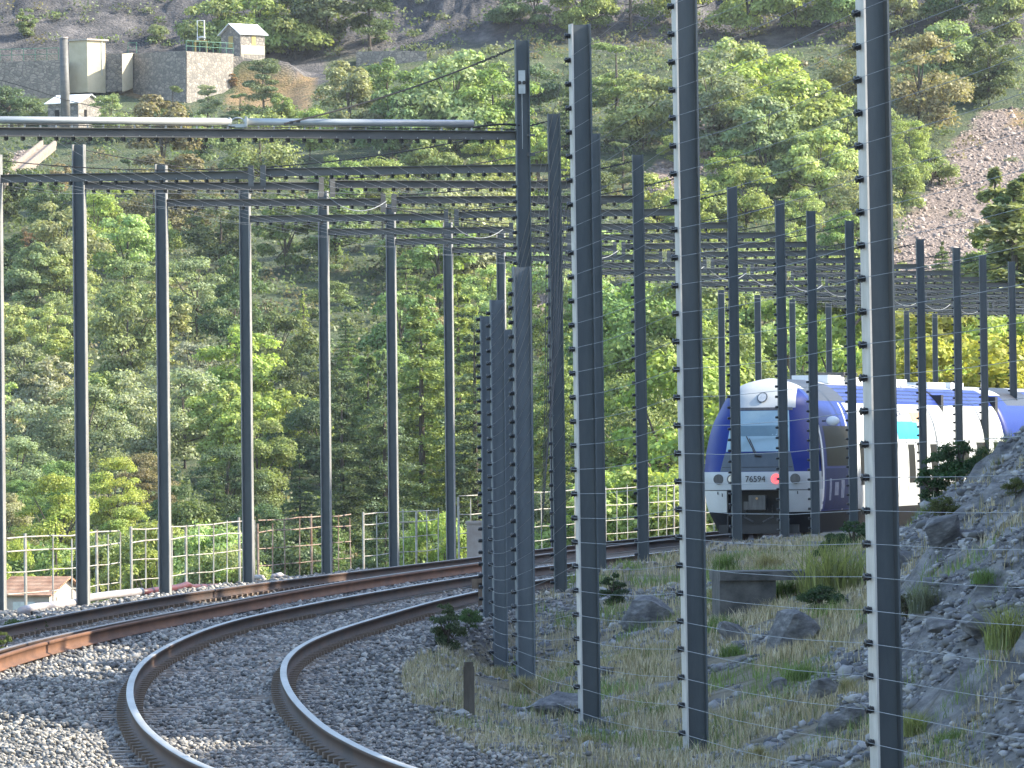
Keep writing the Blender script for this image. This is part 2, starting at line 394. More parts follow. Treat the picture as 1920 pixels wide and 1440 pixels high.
for p in ([(190, 160), (250, 135), (310, 150), (320, 185), (240, 180)], [(430, 150), (520, 125), (600, 150), (580, 210), (420, 200)], [(1895, 200), (1960, 200), (1960, 240), (1895, 240)]):
    dg_ = np.maximum(dg_, poly_mask(jx, jy, p))
dg_ *= far
for nm, ch in (('zone', (dry_, rock_, bal_)), ('far_zone', (scree_, cl_, dg_))):
    ca = me.color_attributes.new(nm, 'FLOAT_COLOR', 'POINT')
    ca.data.foreach_set('color', np.stack([ch[0], ch[1], ch[2], np.ones_like(GX)], -1).astype(np.float32).ravel())
tag(new_obj('ground', me), kind='structure')

def gz(x, y): return float(ground(np.array([x]), np.array([y]))[0])

# ------------------------------------------------------------------ ballast stones
ICO = None
def ico():
    p = (1 + 5 ** .5) / 2
    v = np.array([(-1,p,0),(1,p,0),(-1,-p,0),(1,-p,0),(0,-1,p),(0,1,p),(0,-1,-p),(0,1,-p),(p,0,-1),(p,0,1),(-p,0,-1),(-p,0,1)], float) / math.hypot(1, p)
    f = np.array([(0,11,5),(0,5,1),(0,1,7),(0,7,10),(0,10,11),(1,5,9),(5,11,4),(11,10,2),(10,7,6),(7,1,8),(3,9,4),(3,4,2),(3,2,6),(3,6,8),(3,8,9),(4,9,5),(2,4,11),(6,2,10),(8,6,7),(9,8,1)])
    return v, f
IV, IF = ico()
def stones_mesh(name, P, size, mat, flat=.7):
    n = len(P)
    sx = size[:, None] * RNG.uniform(.6, 1.35, (n, 3)); sx[:, 2] *= flat
    V = IV[None] * (1 + RNG.uniform(-.42, .36, (n, 12, 1))) * sx[:, None, :]
    a = RNG.uniform(0, 6.28, n); b = RNG.uniform(-.5, .5, n)
    ca, sa = np.cos(a)[:, None], np.sin(a)[:, None]; cb, sb = np.cos(b)[:, None], np.sin(b)[:, None]
    x, y, z = V[..., 0], V[..., 1], V[..., 2]
    y, z = y * cb - z * sb, y * sb + z * cb
    V = np.stack([x * ca - y * sa, x * sa + y * ca, z], -1) + P[:, None, :]
    Fi = (IF[None] + (np.arange(n) * 12)[:, None, None]).reshape(-1, 3)
    return np_mesh(name, V, Fi, mat)
def ballast():
    Ps, Ss = [], []
    for y0, y1, dens, s in ((46, 62, 190, .023), (62, 80, 120, .026), (80, 110, 70, .032), (110, 150, 34, .042)):
        n = int((y1 - y0) * 12.5 * dens)
        Y = RNG.uniform(y0, y1, n); X = xR2(Y) + RNG.uniform(-10.0, 2.1, n)
        d = X - xR2(Y)
        px, py = proj(X, Y, X * 0 - .2)
        k = (X > xL(Y) - .3) & (px > -120) & (px < 2000) & (RNG.random(n) < np.where(d > .9, np.exp(-(d - .9) * 1.6), 1))
        for xr in (xR1, xR2, xR3, xR4): k &= np.abs(X - xr(Y)) > .08
        X, Y = X[k], Y[k]
        Z = ground(X, Y) + RNG.uniform(.015, .055, len(X))
        # small heaps between the two tracks
        mid = (X - xR3(Y)) / np.maximum(xR1(Y) - xR3(Y), .5)
        Z += np.where((mid > .12) & (mid < .88), (.05 + .10 * (1 - smooth(62, 90, Y))) * np.sin(np.clip(mid, 0, 1) * math.pi) ** 1.5 * (1 + .9 * fbm(X / 1.2, Y / 3.5, 14, 2)), 0) + .03 * fbm(X / .7, Y / 1.6, 4, 3)
        for xr in (xR1, xR2, xR3, xR4):
            Z -= .012 * np.exp(-((X - xr(Y)) / .3) ** 2)
        Ps.append(np.stack([X, Y, Z], 1)); Ss.append(RNG.uniform(.7, 1.35, len(X)) * s)
    o = new_obj('ballast', stones_mesh('ballast', np.concatenate(Ps), np.concatenate(Ss), M['stones']))
    tag(o, 'grey crushed stone ballast packed around both curving tracks', 'ballast', kind='stuff')
ballast()

# ------------------------------------------------------------------ tracks
def tangent(fx, Y, h=.2):
    t = Vector(((float(fx(Y + h)) - float(fx(Y - h))), 2 * h, 0)); return t.normalized()
RAILP = [(-.075, -.172), (.075, -.172), (.075, -.160), (.010, -.140), (.010, -.045), (.036, -.036), (.036, -.006), (.028, 0), (-.028, 0), (-.036, -.006), (-.036, -.036), (-.010, -.045), (-.010, -.140), (-.075, -.160)]
def rail(name, fx, y0, y1, parent, mats, dz=0., sc_=1.):
    Ys = np.arange(y0, y1, .5); n = len(RAILP); V = []
    for Y in Ys:
        t = tangent(fx, Y); nrm = Vector((t.y, -t.x, 0)); c = Vector((float(fx(Y)), Y, dz))
        V += [c + nrm * (a * sc_) + Vector((0, 0, b)) for a, b in RAILP]
    Fc, mi = [], []
    for i in range(len(Ys) - 1):
        for k in range(n):
            Fc.append((i*n+k, i*n+(k+1) % n, (i+1)*n+(k+1) % n, (i+1)*n+k)); mi.append(1 if k in (6, 7, 8) else 0)
    o = new_obj(name, np_mesh(name, [tuple(v) for v in V], Fc, mats, False, mi), parent)
    return o
def track(fl, fr, y0, y1, label, mats, checkrail=False):
    root = empty('railway_track', (0, 0, 0), 0, label, 'railway track')
    rail('rail', fl, y0, y1, root, mats); rail('rail', fr, y0, y1, root, mats)
    if checkrail:
        q = rail('check_rail', lambda Y: fr(Y) + .27, 72, 150, root, [M['rustrail'], M['rustrail']], .012, .8); q['label'] = 'rusty orange check rail'
    # sleepers
    bm = MB().box((0, 0, -.31), (2.5, .24, .2)).mesh('sleeper', M['sleeper'])
    fm = MB().box((0, 0, -.165), (.25, .13, .05)).mesh('fastening', M['fastening'])
    Y = y0 + .3; k = 0; rest = MB(); 
    while Y < min(y1, 190):
        xc = (float(fl(Y)) + float(fr(Y))) / 2; t = tangent(fl, Y); a = math.atan2(-t.x, t.y)
        if k < 100:
            o = new_obj('sleeper', bm, root); o.location = (xc, Y, 0); o.rotation_euler = (0, 0, a)
            o.scale = ((float(fr(Y)) - float(fl(Y))) / 1.5, 1, 1)
            for q in (-.75, .75): new_obj('fastening', fm, o).location = (q, 0, -.004)
        else:
            rest.box((xc, Y, -.31), (2.5, .24, .2), 0, a)
        Y += .6; k += 1
    q = rest.obj('far_sleepers', M['sleeper'], root); q['kind'] = 'stuff'
    return root
track(xR1, xR2, 47, 262, 'near railway track with polished rails sweeping in a tight bend under the train', [M['railside'], M['railtop']])
track(xR4, xR3, 76, 262, 'left railway track with rusty check rail beside the white drain pipe', [M['railside'], M['duskrail']], True)

# ------------------------------------------------------------------ posts, insulators
def h_mesh(h, b, L, z0=-.6, tf=.016, tw=.011, both=False):
    """H section; flanges face left and right. The left flange carries the insulators."""
    m = MB()
    for s in (-1, 1):
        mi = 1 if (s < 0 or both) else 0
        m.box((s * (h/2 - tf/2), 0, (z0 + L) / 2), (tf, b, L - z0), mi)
    m.box((0, 0, (z0 + L) / 2 - .003), (h - 2*tf, tw, L - z0 - .006), 0)
    return m
def insulator_mesh():
    m = MB()
    pts = [(0, 0, 0), (-.018, 0, 0), (-.020, 0, 0), (-.030, 0, 0), (-.032, 0, 0), (-.044, 0, 0), (-.046, 0, 0), (-.056, 0, 0), (-.062, 0, 0)]
    m.tube(pts, [.026, .026, .032, .032, .024, .024, .032, .032, .018], 8)
    m.tube([(-.062, 0, 0), (-.070, 0, 0)], .006, 6, 0); m.tube([(.016, 0, 0), (.036, 0, 0)], .007, 6, 1)
    return m.mesh('insulator', [M['black'], M['bolt']])
INS = insulator_mesh()
# detector fence posts on the mountain side: px of base centre, base py, Y, top z, yaw deg, lean x, spacing, first height
def fence_post(X, Y, zb, ztop, yaw, lean, sp, n, label, h=.2, z1=.12, strip=True):
    r = empty('fence_post', (X, Y, zb), 0, label, 'fence post', 'steel posts of the rockfall detector fence')
    r.rotation_euler = (0, lean, math.radians(yaw))
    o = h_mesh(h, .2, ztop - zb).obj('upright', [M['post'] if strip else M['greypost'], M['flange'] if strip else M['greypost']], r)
    for k in range(n):
        q = new_obj('insulator', INS, r); q.location = (-h/2 - .0005, 0, z1 + k * sp)
    return r
# the labels of posts in view
FP = []
def fp_at(px, py, Y, pytop, yaw, sp, label, lean=0, z1=.12, h=.2, strip=True):
    b = at(px, py, Y); zt = at(px, pytop, Y).z
    n = int((zt - b.z - z1 - .05) / sp) + 1
    r = fence_post(b.x, Y, b.z, zt, yaw, lean, sp, n, label, h, z1, strip)
    FP.append((b, sp, n, yaw, lean, h, z1)); return r
fp_at(2330, 1560, 41, -2200, 14, .25, 'steel fence post just outside the frame')if False else None
fp_at(1664, 1478, 54, -420, 16, .258, 'broadest steel detector post with pale flange in front of the train side', -.009, .10, .208)
fp_at(1305, 1418, 65, -330, 11, .262, 'tall steel detector post with pale flange just left of the train', -.005, .22, .205)
fp_at(1106, 1372, 72.5, 45, 10, .252, 'steel detector post with pale flange and its top in view', -.004, .22, .205)
fp_at(986, 1292, 87, 500, 8, .178, 'short streaked steel detector post in front of the tallest gantry post', 0, .15, .22, False)
fp_at(939, 1266, 100, 562, 6, .181, 'short dark steel detector post with two rows of insulators at its left', 0, .15, .2, False)
fp_at(919, 1238, 106, 592, 6, .178, 'shorter steel detector post half hidden behind the dark detector post', 0, .05, .2, False)
fp_at(957, 1215, 109, 617, 4, .18, 'detector post mostly hidden between two short posts', 0, .05, .2, False)

# detector wires along that fence
def wire(name, pts, r, label, cat, group, mat=None, n=4):
    o = MB().tube(pts, r, n).obj(name, mat or M['wire']); return tag(o, label, cat, group)
def ins_pt(rec, k):
    b, sp, n, yaw, lean, h, z1 = rec
    a = math.radians(yaw); z = z1 + k * sp
    return Vector((b.x - (h/2 + .05) * math.cos(a) + lean * z, b.y - (h/2 + .05) * math.sin(a), b.z + z))
P0 = at(2330, 1560, 41)
for k in range(28):
    pts = []
    z0 = .10 + .262 * k
    p = Vector((4.3, 41, -.2 + z0)); pts.append(p)
    for i in (0, 1, 2, 3, 4):
        if k < FP[i][2]: pts.append(ins_pt(FP[i], k))
    full = []
    for a, b in zip(pts[:-1], pts[1:]):
        for t in (0, .33, .66): full.append(a.lerp(b, t) + Vector((0, 0, -.04 * 4 * t * (1 - t))))
    full.append(pts[-1])
    wire('detector_wire', full, .0022, 'thin steel wire strung between the insulators of the detector posts', 'wire', 'wires of the rockfall detector fence')

# ------------------------------------------------------------------ gantries
#  left px, left base py, right px, right base, Y
GANT = [ # (Yl, xl_px, base_l, top_l, Yr, xr_px, top_r)
 (98, -235, 1150, 240, 101.5, 988, 75), (113.2, -1, 1141, 290, 112, 1050, 213), (117, 156, 1114, 271, 119.8, 1125, 250), (126, 310, 1096, 308, 127.5, 1206, 290),
 (135.8, 466, 1073, 345, 135.4, 1290, 322), (145, 613, 1058, 358, 144.4, 1382, 350), (153, 739, 1046, 382, 152, 1471, 375), (160.5, 846, 1034, 417, 160, 1529, 395),
 (169, 945, 1026, 437, 167.8, 1601, 413), (177, 1041, 1016, 480, 175.5, 1669, 431), (184.5, 1124, 1010, 497, 183, 1733, 448), (192.5, 1206, 1005, 512, 191, 1801, 464),
 (200.5, 1283, 1000, 530, 199.5, 1850, 478), (209, 1357, 997, 550, 208, 1904, 490), (217, 1425, 992, 560, 216, 1960, 502), (225, 1490, 988, 566, 224, 2012, 512),
 (233, 1558, 984, 572, 232, 2066, 520), (241, 1633, 980, 578, 240, 2120, 528), (249, 1704, 976, 582, 248, 2180, 536), (257, 1757, 972, 586, 256, 2235, 544)]
GNAMES = ['first', 'second', 'third', 'fourth', 'fifth', 'sixth', 'seventh', 'eighth', 'ninth', 'tenth', 'eleventh', 'twelfth', 'thirteenth', 'fourteenth',
          'fifteenth', 'sixteenth', 'seventeenth', 'eighteenth', 'nineteenth', 'twentieth']
LOOK = ['nearest steel gantry with a long pale pipe lying on its beam and tallest right post', 'steel gantry just behind the pipe one with a left post at the photo edge',
        'steel gantry whose left post stands where the white pipe bends by the roofed shed', 'steel gantry whose left post stands beside the dark red pipe']
ORD = {}
def loop_post(h, L, z0): return h_mesh(h, .19, L, z0)
BI = {}
beam_ins = []
POSTG = {}
def gantry(i, rec):
    Yl, xl, bl, tl, Yr, xr, tr = rec
    L = at(xl, bl, Yl); R = at(xr, 1000, Yr)
    zbeam = 6.84 + .02 * i if i else 6.95
    R.z = gz(R.x, R.y) - .1; L.z = min(L.z, gz(L.x, L.y) + .02)
    lab = LOOK[i] if i < 4 else '%s steel gantry over the curving tracks counted from the one with the pale pipe' % GNAMES[i]
    root = empty('track_gantry', (R.x, R.y, R.z), 0, lab, 'gantry', 'steel gantries carrying the detector net over the tracks')
    def loc(p): return Vector(p) - Vector((R.x, R.y, R.z))
    zt_r = at(xr, tr, Yr).z; zt_l = at(xl, tl, Yl).z if i < 13 else zbeam
    pr = h_mesh(.2, .19, zt_r - R.z).obj('post', [M['post'], M['post']], root); pr.rotation_euler = (0, -.004 * (i > 0), math.radians(4))
    if i == 0: pr.rotation_euler = (0, 0, math.radians(7))
    pl = h_mesh(.2, .2, zt_l - L.z, both=True).obj('post', [M['post'], M['edge']], root); pl.location = loc(L); pl.rotation_euler = (0, 0, math.radians(-9 if i < 10 else -3))
    # insulators on the right post
    nsp = int((zbeam - .35 - R.z - .2) / .225)
    for k in range(nsp):
        q = new_obj('insulator', INS, pr); q.location = (-.1005, 0, .25 + k * .225)
    # beam in two halves with a joint between
    A = Vector((L.x + .10, L.y, zbeam)); B = Vector((R.x - .10, R.y, zbeam)); span = (B - A).length; ux = (B - A).normalized(); ang = math.atan2(ux.y, ux.x)
    j = .47; g = .06
    halves = [(0, j * span - g), (j * span + g, span)] if i else [(0, span)]
    for hi, (a, b) in enumerate(halves):
        m = MB(); ln = b - a
        m.box((ln/2, 0, .060), (ln, .12, .012)); m.box((ln/2, 0, -.060), (ln, .12, .012)); m.box((ln/2, 0, 0), (ln - .004, .012, .108))
        o = m.obj('beam', M['beam'], root); o.location = loc(A + ux * a + Vector((0, 0, .035 if hi else 0))); o.rotation_euler = (0, 0, ang)
        k = int((ln - .15) / .25)
        for q in range(k):
            ii = new_obj('insulator', INS, o); ii.location = (.15 + q * .25, 0, -.0665); ii.rotation_euler = (0, -math.pi/2, 0); ii.scale = (.9, 1.25, 1.25)
            beam_ins.append((i, (A + ux * (a + .15 + q * .25) + Vector((0, 0, -.13)))))
        if i:
            e = MB().box((ln - .04 if hi == 0 else .04, -.075, -.02 - (.035 if hi else 0)), (.09, .02, .34)).obj('joint_plate', M['beam'], o)
    # clamps that hold the beam to the right post
    MB().box((.12, 0, 0), (.12, .14, .03)).box((.12, 0, -.28), (.12, .12, .05)).obj('clamp', M['beam'], root).location = (0, 0, zbeam - R.z + .0)
    # stay cable from the head of the right post to the beam joint
    T = Vector((R.x - .12, R.y, zt_r - .12)); Bm = A + ux * (j * span + .1) + Vector((0, 0, .12))
    if i == 0: Bm = A + ux * (.63 * span) + Vector((0, -.15, .14)); 
    cpts = [T.lerp(Bm, t) + Vector((0, 0, -.25 * 4 * t * (1 - t) * (.45 if i else .35))) for t in np.linspace(0, 1, 15)]
    m = MB().tube([loc(p) for p in cpts], .011 if i else .013, 5)
    for t in np.linspace(.02, .16, 9):
        p = T.lerp(Bm, t) + Vector((0, 0, -.25 * 4 * t * (1 - t) * (.45 if i else .35)))
        m.box(loc(p), (.06, .03, .03), 0, 0, Matrix.Rotation(random.uniform(-1, 1), 3, 'Y'))
    for t in (.94, .97):
        p = T.lerp(Bm, t) + Vector((0, 0, -.25 * 4 * t * (1 - t) * .6)); m.box(loc(p), (.06, .03, .035))
    m.obj('stay_cable', M['cable'], root)
    if i:
        T2 = A + Vector((.02, 0, zt_l - zbeam - .1)); B2 = A + ux * (j * span - .1) + Vector((0, 0, .12))
        MB().tube([loc(T2.lerp(B2, t) + Vector((0, 0, -.35 * t * (1 - t)))) for t in np.linspace(0, 1, 9)], .009, 5).obj('stay_cable', M['cable'], root)
        # loose earth lead hanging between the joints
        if i % 2 == 0 or i > 8:
            P1 = A + ux * (j * span) + Vector((0, -.1, -.15)); P2 = P1 + Vector((1.0, 2.0, -.05))
            MB().tube([loc(P1.lerp(P2, t) + Vector((0, 0, -.55 * t * (1 - t) * 1.6))) for t in np.linspace(0, 1, 12)], .008, 5).obj('earth_lead', M['wire'], root)
    if i == 0:
        # long pale pipe in two lengths with a clamp between
        zz = zbeam + .17
        for x0, x1 in ((0.0, 5.28), (5.50, 9.02)):
            MB().tube([loc(A + ux * x0 + Vector((0, 0, zz - zbeam))), loc(A + ux * x1 + Vector((0, 0, zz - zbeam)))], .052, 14).obj('pipe', M['galv'], root, True)
        m = MB(); p = A + ux * 5.39 + Vector((0, 0, zz - zbeam))
        m.box(loc(p + Vector((-.12, -.02, 0))), (.02, .14, .13)); m.box(loc(p + Vector((.12, -.02, 0))), (.03, .14, .14)); m.box(loc(p + Vector((0, 0, -.06))), (.26, .1, .05))
        m.tube([loc(p + Vector((.09 * math.cos(t), -.05, .055 * math.sin(t)))) for t in np.linspace(0, math.pi, 9)], .012, 6)
        m.obj('pipe_clamp', M['galv'], root)
        m = MB()
        for x in np.arange(.3, 9.6, .235): m.box(loc(A + ux * x + Vector((0, -.02, .085))), (.025, .025, .05))
        m.obj('studs', M['bolt'], root)['kind'] = 'stuff'
        MB().tube([loc(A + ux * x + Vector((0, -.03, .095 + .012 * math.sin(x * 3)))) for x in np.linspace(0, 9.7, 60)], .008, 5).obj('cable', M['cable'], root)
        MB().tube([loc(A + ux * x + Vector((0, -.02, .11 + .05 * math.sin((x - 9) * 3)))) for x in np.linspace(9.0, 9.75, 12)], .018, 6).obj('cable', M['cable'], root)
        # pulley block and pull cord on the head of the post
        zt = zt_r - R.z
        m = MB().box((-.005, -.105, zt - .62), (.10, .012, .34), 0); m.obj('head_plate', M['galv'], root)
        m = MB()
        for s in (-1, 1): m.tube([(s * .032 - .005, -.13, zt - .63), (s * .032 - .005, -.115, zt - .63)], .028, 10)
        m.obj('pulley', M['black'], root)
        MB().tube([(-.005, -.12, zt - .70), (-.005, -.12, zt - 1.6)], .004, 5).obj('pull_cord', M['galv'], root)
    return root
for i, rec in enumerate(GANT): gantry(i, rec)

# roof net: wires running from gantry to gantry through the beam insulators
byg = {}
for i, p in beam_ins: byg.setdefault(i, []).append(p)
for i in byg: byg[i].sort(key=lambda p: p.x)
NW = 24
for k in range(NW):
    pts = []
    for i in range(0, 20):
        L = byg[i]; f = k / (NW - 1) * (len(L) - 1); p = L[int(round(f))]
        if pts:
            q = pts[-1]; pts.append(q.lerp(p, .5) + Vector((0, 0, -.06)))
        pts.append(p)
    wire('net_wire', pts, .0018, 'thin steel wire running under the gantry beams above the tracks', 'wire', 'wires of the detector net above the tracks')
# slack wires that drop beside the tallest post
for k in range(7):
    a = Vector((.55 + .06 * k, 106 + k * .4, 6.4 - .05 * k)); b = Vector((.42 + .02 * k, 104, 1.0 + .25 * k)); c = a.lerp(b, .5) + Vector((.05, 0, .1))
    pts = [a * (1-t)**2 + c * 2*t*(1-t) + b * t*t for t in np.linspace(0, 1, 10)]
    wire('slack_wire', pts, .006, 'slack dark wire hanging down behind the tallest gantry post', 'wire', 'slack wires behind the tallest gantry post', M['cable'])

# ------------------------------------------------------------------ train
def livery():
    t = NT('train_livery'); c = t.n('ShaderNodeTexCoord'); sx = t.n('ShaderNodeSeparateXYZ'); t.l(c.outputs['Object'], sx.inputs[0])
    x, y, z = sx.outputs; ax = t.math('ABSOLUTE', x)
    gt = lambda a, b: t.math('GREATER_THAN', a, b); lt = lambda a, b: t.math('LESS_THAN', a, b)
    AND = lambda *q: q[0] if len(q) == 1 else t.math('MULTIPLY', q[0], AND(*q[1:]))
    blue, white, dark, pale = (.002, .019, .165), (.44, .455, .455), (.012, .012, .014), (.34, .36, .39)
    front = lt(y, 2.6)
    k = t.mix(0.0, blue, blue)
    # side walls
    side = gt(y, 6.5)
    k = t.mix(AND(side, lt(z, 3.46)), k, white)
    stripe = AND(gt(t.math('ADD', y, t.math('MULTIPLY', z, -.5)), 4.1), lt(t.math('ADD', y, t.math('MULTIPLY', z, -.5)), 4.32), lt(z, 3.46), lt(y, 6.6))
    k = t.mix(stripe, k, white)
    # louvred shoulders of the roof
    br = t.n('ShaderNodeTexBrick'); br.inputs['Scale'].default_value = 1.0; br.inputs['Mortar Size'].default_value = .030
    br.inputs['Brick Width'].default_value = .62; br.inputs['Row Height'].default_value = .105
    br.inputs['Color1'].default_value = (.004, .008, .04, 1); br.inputs['Color2'].default_value = (.006, .012, .07, 1); br.inputs['Mortar'].default_value = (.022, .045, .24, 1)
    cb = t.n('ShaderNodeCombineXYZ'); t.l(y, cb.inputs[0]); t.l(z, cb.inputs[1]); t.l(cb.outputs[0], br.inputs[0])
    k = t.mix(AND(gt(z, 3.52), gt(y, 4.2)), k, br.outputs[0])
    k = t.mix(AND(gt(z, 3.94), gt(y, 4.2)), k, pale)
    grl = t.math('GREATER_THAN', t.math('FRACT', t.math('MULTIPLY', y, 5.0)), .35)
    k = t.mix(AND(gt(z, 3.50), gt(y, 2.15), lt(y, 7.2)), k, t.mix(grl, (.012, .012, .014), (.05, .055, .07)))
    # face
    cap = AND(front, gt(z, 3.32), lt(t.math('ADD', ax, t.math('MULTIPLY', z, .10)), 1.16))
    k = t.mix(cap, k, white)
    rim = AND(front, gt(y, t.math('ADD', 1.02, t.math('MULTIPLY', t.math('MAXIMUM', t.math('SUBTRACT', z, 2.2), 0.0), .85))), lt(y, 2.2), gt(z, 2.6))
    k = t.mix(AND(lt(z, 1.74), lt(y, 1.15)), k, white)
    k = t.mix(AND(lt(z, 1.30), lt(y, 1.35)), k, (.60, .61, .60))
    k = t.mix(lt(z, .74), k, dark)
    dirt = t.noise(c.outputs['Object'], 2.2, 6, .7)
    k = t.mix(t.ramp(dirt, [(.5, (0, 0, 0)), (.85, (.13, .13, .13))]), k, (.05, .05, .048))
    t.col(k); m = t.set(.42, 0, .18)
    return m
M['livery'] = livery()
M['screen'] = weathered('sky_toned_windscreen', (.30, .41, .44), (.36, .47, .50), 1.2, .10, .35, stretch=(1, 1, 1), bump=.0)  # pale blue base colour paints in the sky reflected by the glass
M['panel'] = weathered('grey_panel', (.05, .065, .08), (.075, .09, .105), 2, .4)
M['blind'] = weathered('screen_band', (.13, .20, .23), (.17, .25, .28), 2, .2, .3)
M['lens'] = weathered('lamp_lens', (.16, .17, .17), (.24, .25, .25), 20, .15, .3)
M['lens_clear'] = weathered('clear_lens', (.42, .44, .45), (.6, .62, .62), 20, .12, .4)
M['lens_rim'] = weathered('lens_rim', (.05, .05, .05), (.09, .09, .09), 10, .4)
M['white'] = weathered('white_enamel', (.74, .75, .75), (.80, .81, .80), 4, .35)
M['cyan'] = weathered('cyan_livery', (.01, .33, .60), (.02, .40, .68), 1.5, .4, stretch=(1, 1, 1))
M['navy'] = weathered('navy_panel', (.003, .010, .07), (.007, .018, .10), 3, .5, stretch=(1, 1, 1), spec=.12)
M['faded'] = weathered('faded_lettering', (.14, .16, .26), (.30, .31, .36), 8, .6, stretch=(1, 1, 1))
M['ochre'] = weathered('ochre_board', (.42, .24, .10), (.52, .32, .15), 5, .7)
M['red_lamp'] = NT('red_tail_lamp').m
_p = M['red_lamp'].node_tree.nodes['Principled BSDF']; _p.inputs['Base Color'].default_value = (.6, .02, .03, 1)
_p.inputs['Emission Color'].default_value = (1, .03, .05, 1); _p.inputs['Emission Strength'].default_value = 1.6
M['red_ring'] = NT('red_reflector').m
_p = M['red_ring'].node_tree.nodes['Principled BSDF']; _p.inputs['Base Color'].default_value = (.75, .10, .11, 1); _p.inputs['Roughness'].default_value = .25
_p.inputs['Emission Color'].default_value = (1, .10, .10, 1); _p.inputs['Emission Strength'].default_value = .5
M['letter'] = weathered('black_lettering', (.012, .012, .014), (.02, .02, .02), 5, .5)

_Wz = np.array([.22, .45, .75, 1.0, 1.35, 1.7, 2.2, 2.7, 3.0, 3.3, 3.55, 3.75, 3.90, 4.00, 4.06]); _Ww = np.array([1.18, 1.27, 1.40, 1.45, 1.475, 1.475, 1.455, 1.39, 1.315, 1.19, 1.03, .85, .63, .36, .02])
_zz = np.linspace(.22, 4.06, 400); _ww = np.interp(_zz, _Wz, _Ww)
_kern = np.exp(-np.linspace(-2, 2, 25) ** 2); _kern /= _kern.sum()
_wsm = np.convolve(np.pad(_ww, 12, mode='edge'), _kern, 'valid'); _wsm = np.where(_zz > 3.9, np.minimum(_wsm, _ww + .02), _wsm)
def Wd(z): return float(np.interp(z, _zz, _wsm))
def Sz(z): return float(np.interp(z, [.2, .7, 1.1, 1.3, 1.72, 1.74, 2.2, 2.6, 3.0, 3.3, 3.6, 3.8, 3.95, 4.06], [.45, .22, .08, .0, .0, .05, .20, .40, .63, .83, 1.08, 1.32, 1.6, 2.1]))
def yf(x, z):
    u = min(abs(x) / max(Wd(z), .02), 1); cc = .95 if z < 3.3 else .95 * max(0, (4.06 - z) / .76)
    return Sz(z) + cc * (.25 * u ** 2 + .75 * u ** 5)
def shell(y1, nose=True, y0=0.):
    zs = list(np.linspace(.22, 1.30, 10)) + list(np.linspace(1.34, 3.3, 20)) + list(np.linspace(3.38, 4.06, 14)); nu = 49
    V, Fc = [], []
    if nose:
        us = np.linspace(-1, 1, nu)
        for z in zs:
            for u in us: V.append((u * Wd(z), yf(u * Wd(z), z), z))
        for i in range(len(zs) - 1):
            for j in range(nu - 1):
                zc = (zs[i] + zs[i+1]) / 2; xc = (us[j] + us[j+1]) / 2 * Wd(zc)
                if zc < 1.30 and abs(xc) < .74: continue
                Fc.append((i*nu+j, i*nu+j+1, (i+1)*nu+j+1, (i+1)*nu+j))
    ys = list(np.linspace(0, 1, 24))
    for s in (-1, 1):
        b = len(V)
        for z in zs:
            ya = yf(s * Wd(z), z) if nose else y0
            for q in ys: V.append((s * Wd(z), ya + (y1 - ya) * q, z))
        n = len(ys)
        for i in range(len(zs) - 1):
            for j in range(n - 1):
                f = (b+i*n+j, b+i*n+j+1, b+(i+1)*n+j+1, b+(i+1)*n+j); Fc.append(f if s > 0 else f[::-1])
        # end wall strip towards the centre
        c = len(V)
        for z in zs: V.append((0, y1, z))
        for i in range(len(zs) - 1):
            f = (b+i*n+n-1, c+i, c+i+1, b+(i+1)*n+n-1); Fc.append(f if s > 0 else f[::-1])
        if not nose:
            c = len(V)
            for z in zs: V.append((0, y0, z))
            for i in range(len(zs) - 1):
                f = (b+i*n, b+(i+1)*n, c+i+1, c+i); Fc.append(f if s > 0 else f[::-1])
    return np_mesh('body_shell', V, Fc, M['livery'], True)
def front_patch(name, outline, mat, parent, off=.012, nz=12, nxx=16):
    """outline: z -> (x0, x1) limits, as list of (z, x0, x1)"""
    zs = np.linspace(outline[0][0], outline[-1][0], nz); V, Fc = [], []
    oz = [o[0] for o in outline]
    for z in zs:
        a, b = np.interp(z, oz, [o[1] for o in outline]), np.interp(z, oz, [o[2] for o in outline])
        for u in np.linspace(0, 1, nxx): x = a + (b - a) * u; V.append((x, yf(x, z) - off, z))
    for i in range(nz - 1):
        for j in range(nxx - 1): Fc.append((i*nxx+j, i*nxx+j+1, (i+1)*nxx+j+1, (i+1)*nxx+j))
    return new_obj(name, np_mesh(name, V, Fc, mat, True), parent)
def side_patch(name, y0, y1, z0, z1, mat, parent, off=.006, sgn=1, nz=8):
    V, Fc = [], []
    for z in np.linspace(z0, z1, nz):
        for y in (y0, y1): V.append((sgn * (Wd(z) + off), y, z))
    for i in range(nz - 1):
        f = (2*i, 2*i+1, 2*i+3, 2*i+2); Fc.append(f if sgn > 0 else f[::-1])
    return new_obj(name, np_mesh(name, V, Fc, mat, True), parent)
def disc(name, x, z, r, mat, parent, off=.02, n=20, depth=.03):
    y = min(yf(x - r * .7, z), yf(x + r * .7, z), yf(x, z)) - off
    return MB().tube([(x, y + depth + .02, z), (x, y, z)], r, n, 0).obj(name, mat, parent)
def text_mesh(body, size):
    cu = bpy.data.curves.new('lettering', 'FONT'); cu.body = body; cu.size = size; cu.align_x = 'CENTER'; cu.align_y = 'CENTER'; cu.extrude = .004
    o = bpy.data.objects.new('lettering', cu); COL.objects.link(o)
    me = bpy.data.meshes.new_from_object(o.evaluated_get(bpy.context.evaluated_depsgraph_get()))
    bpy.data.objects.remove(o); return me
train = empty('passenger_train', (5.99, 171, 0), -math.atan(.212), 'blue and white passenger train with red tail lamp rounding the bend under the gantries', 'train')
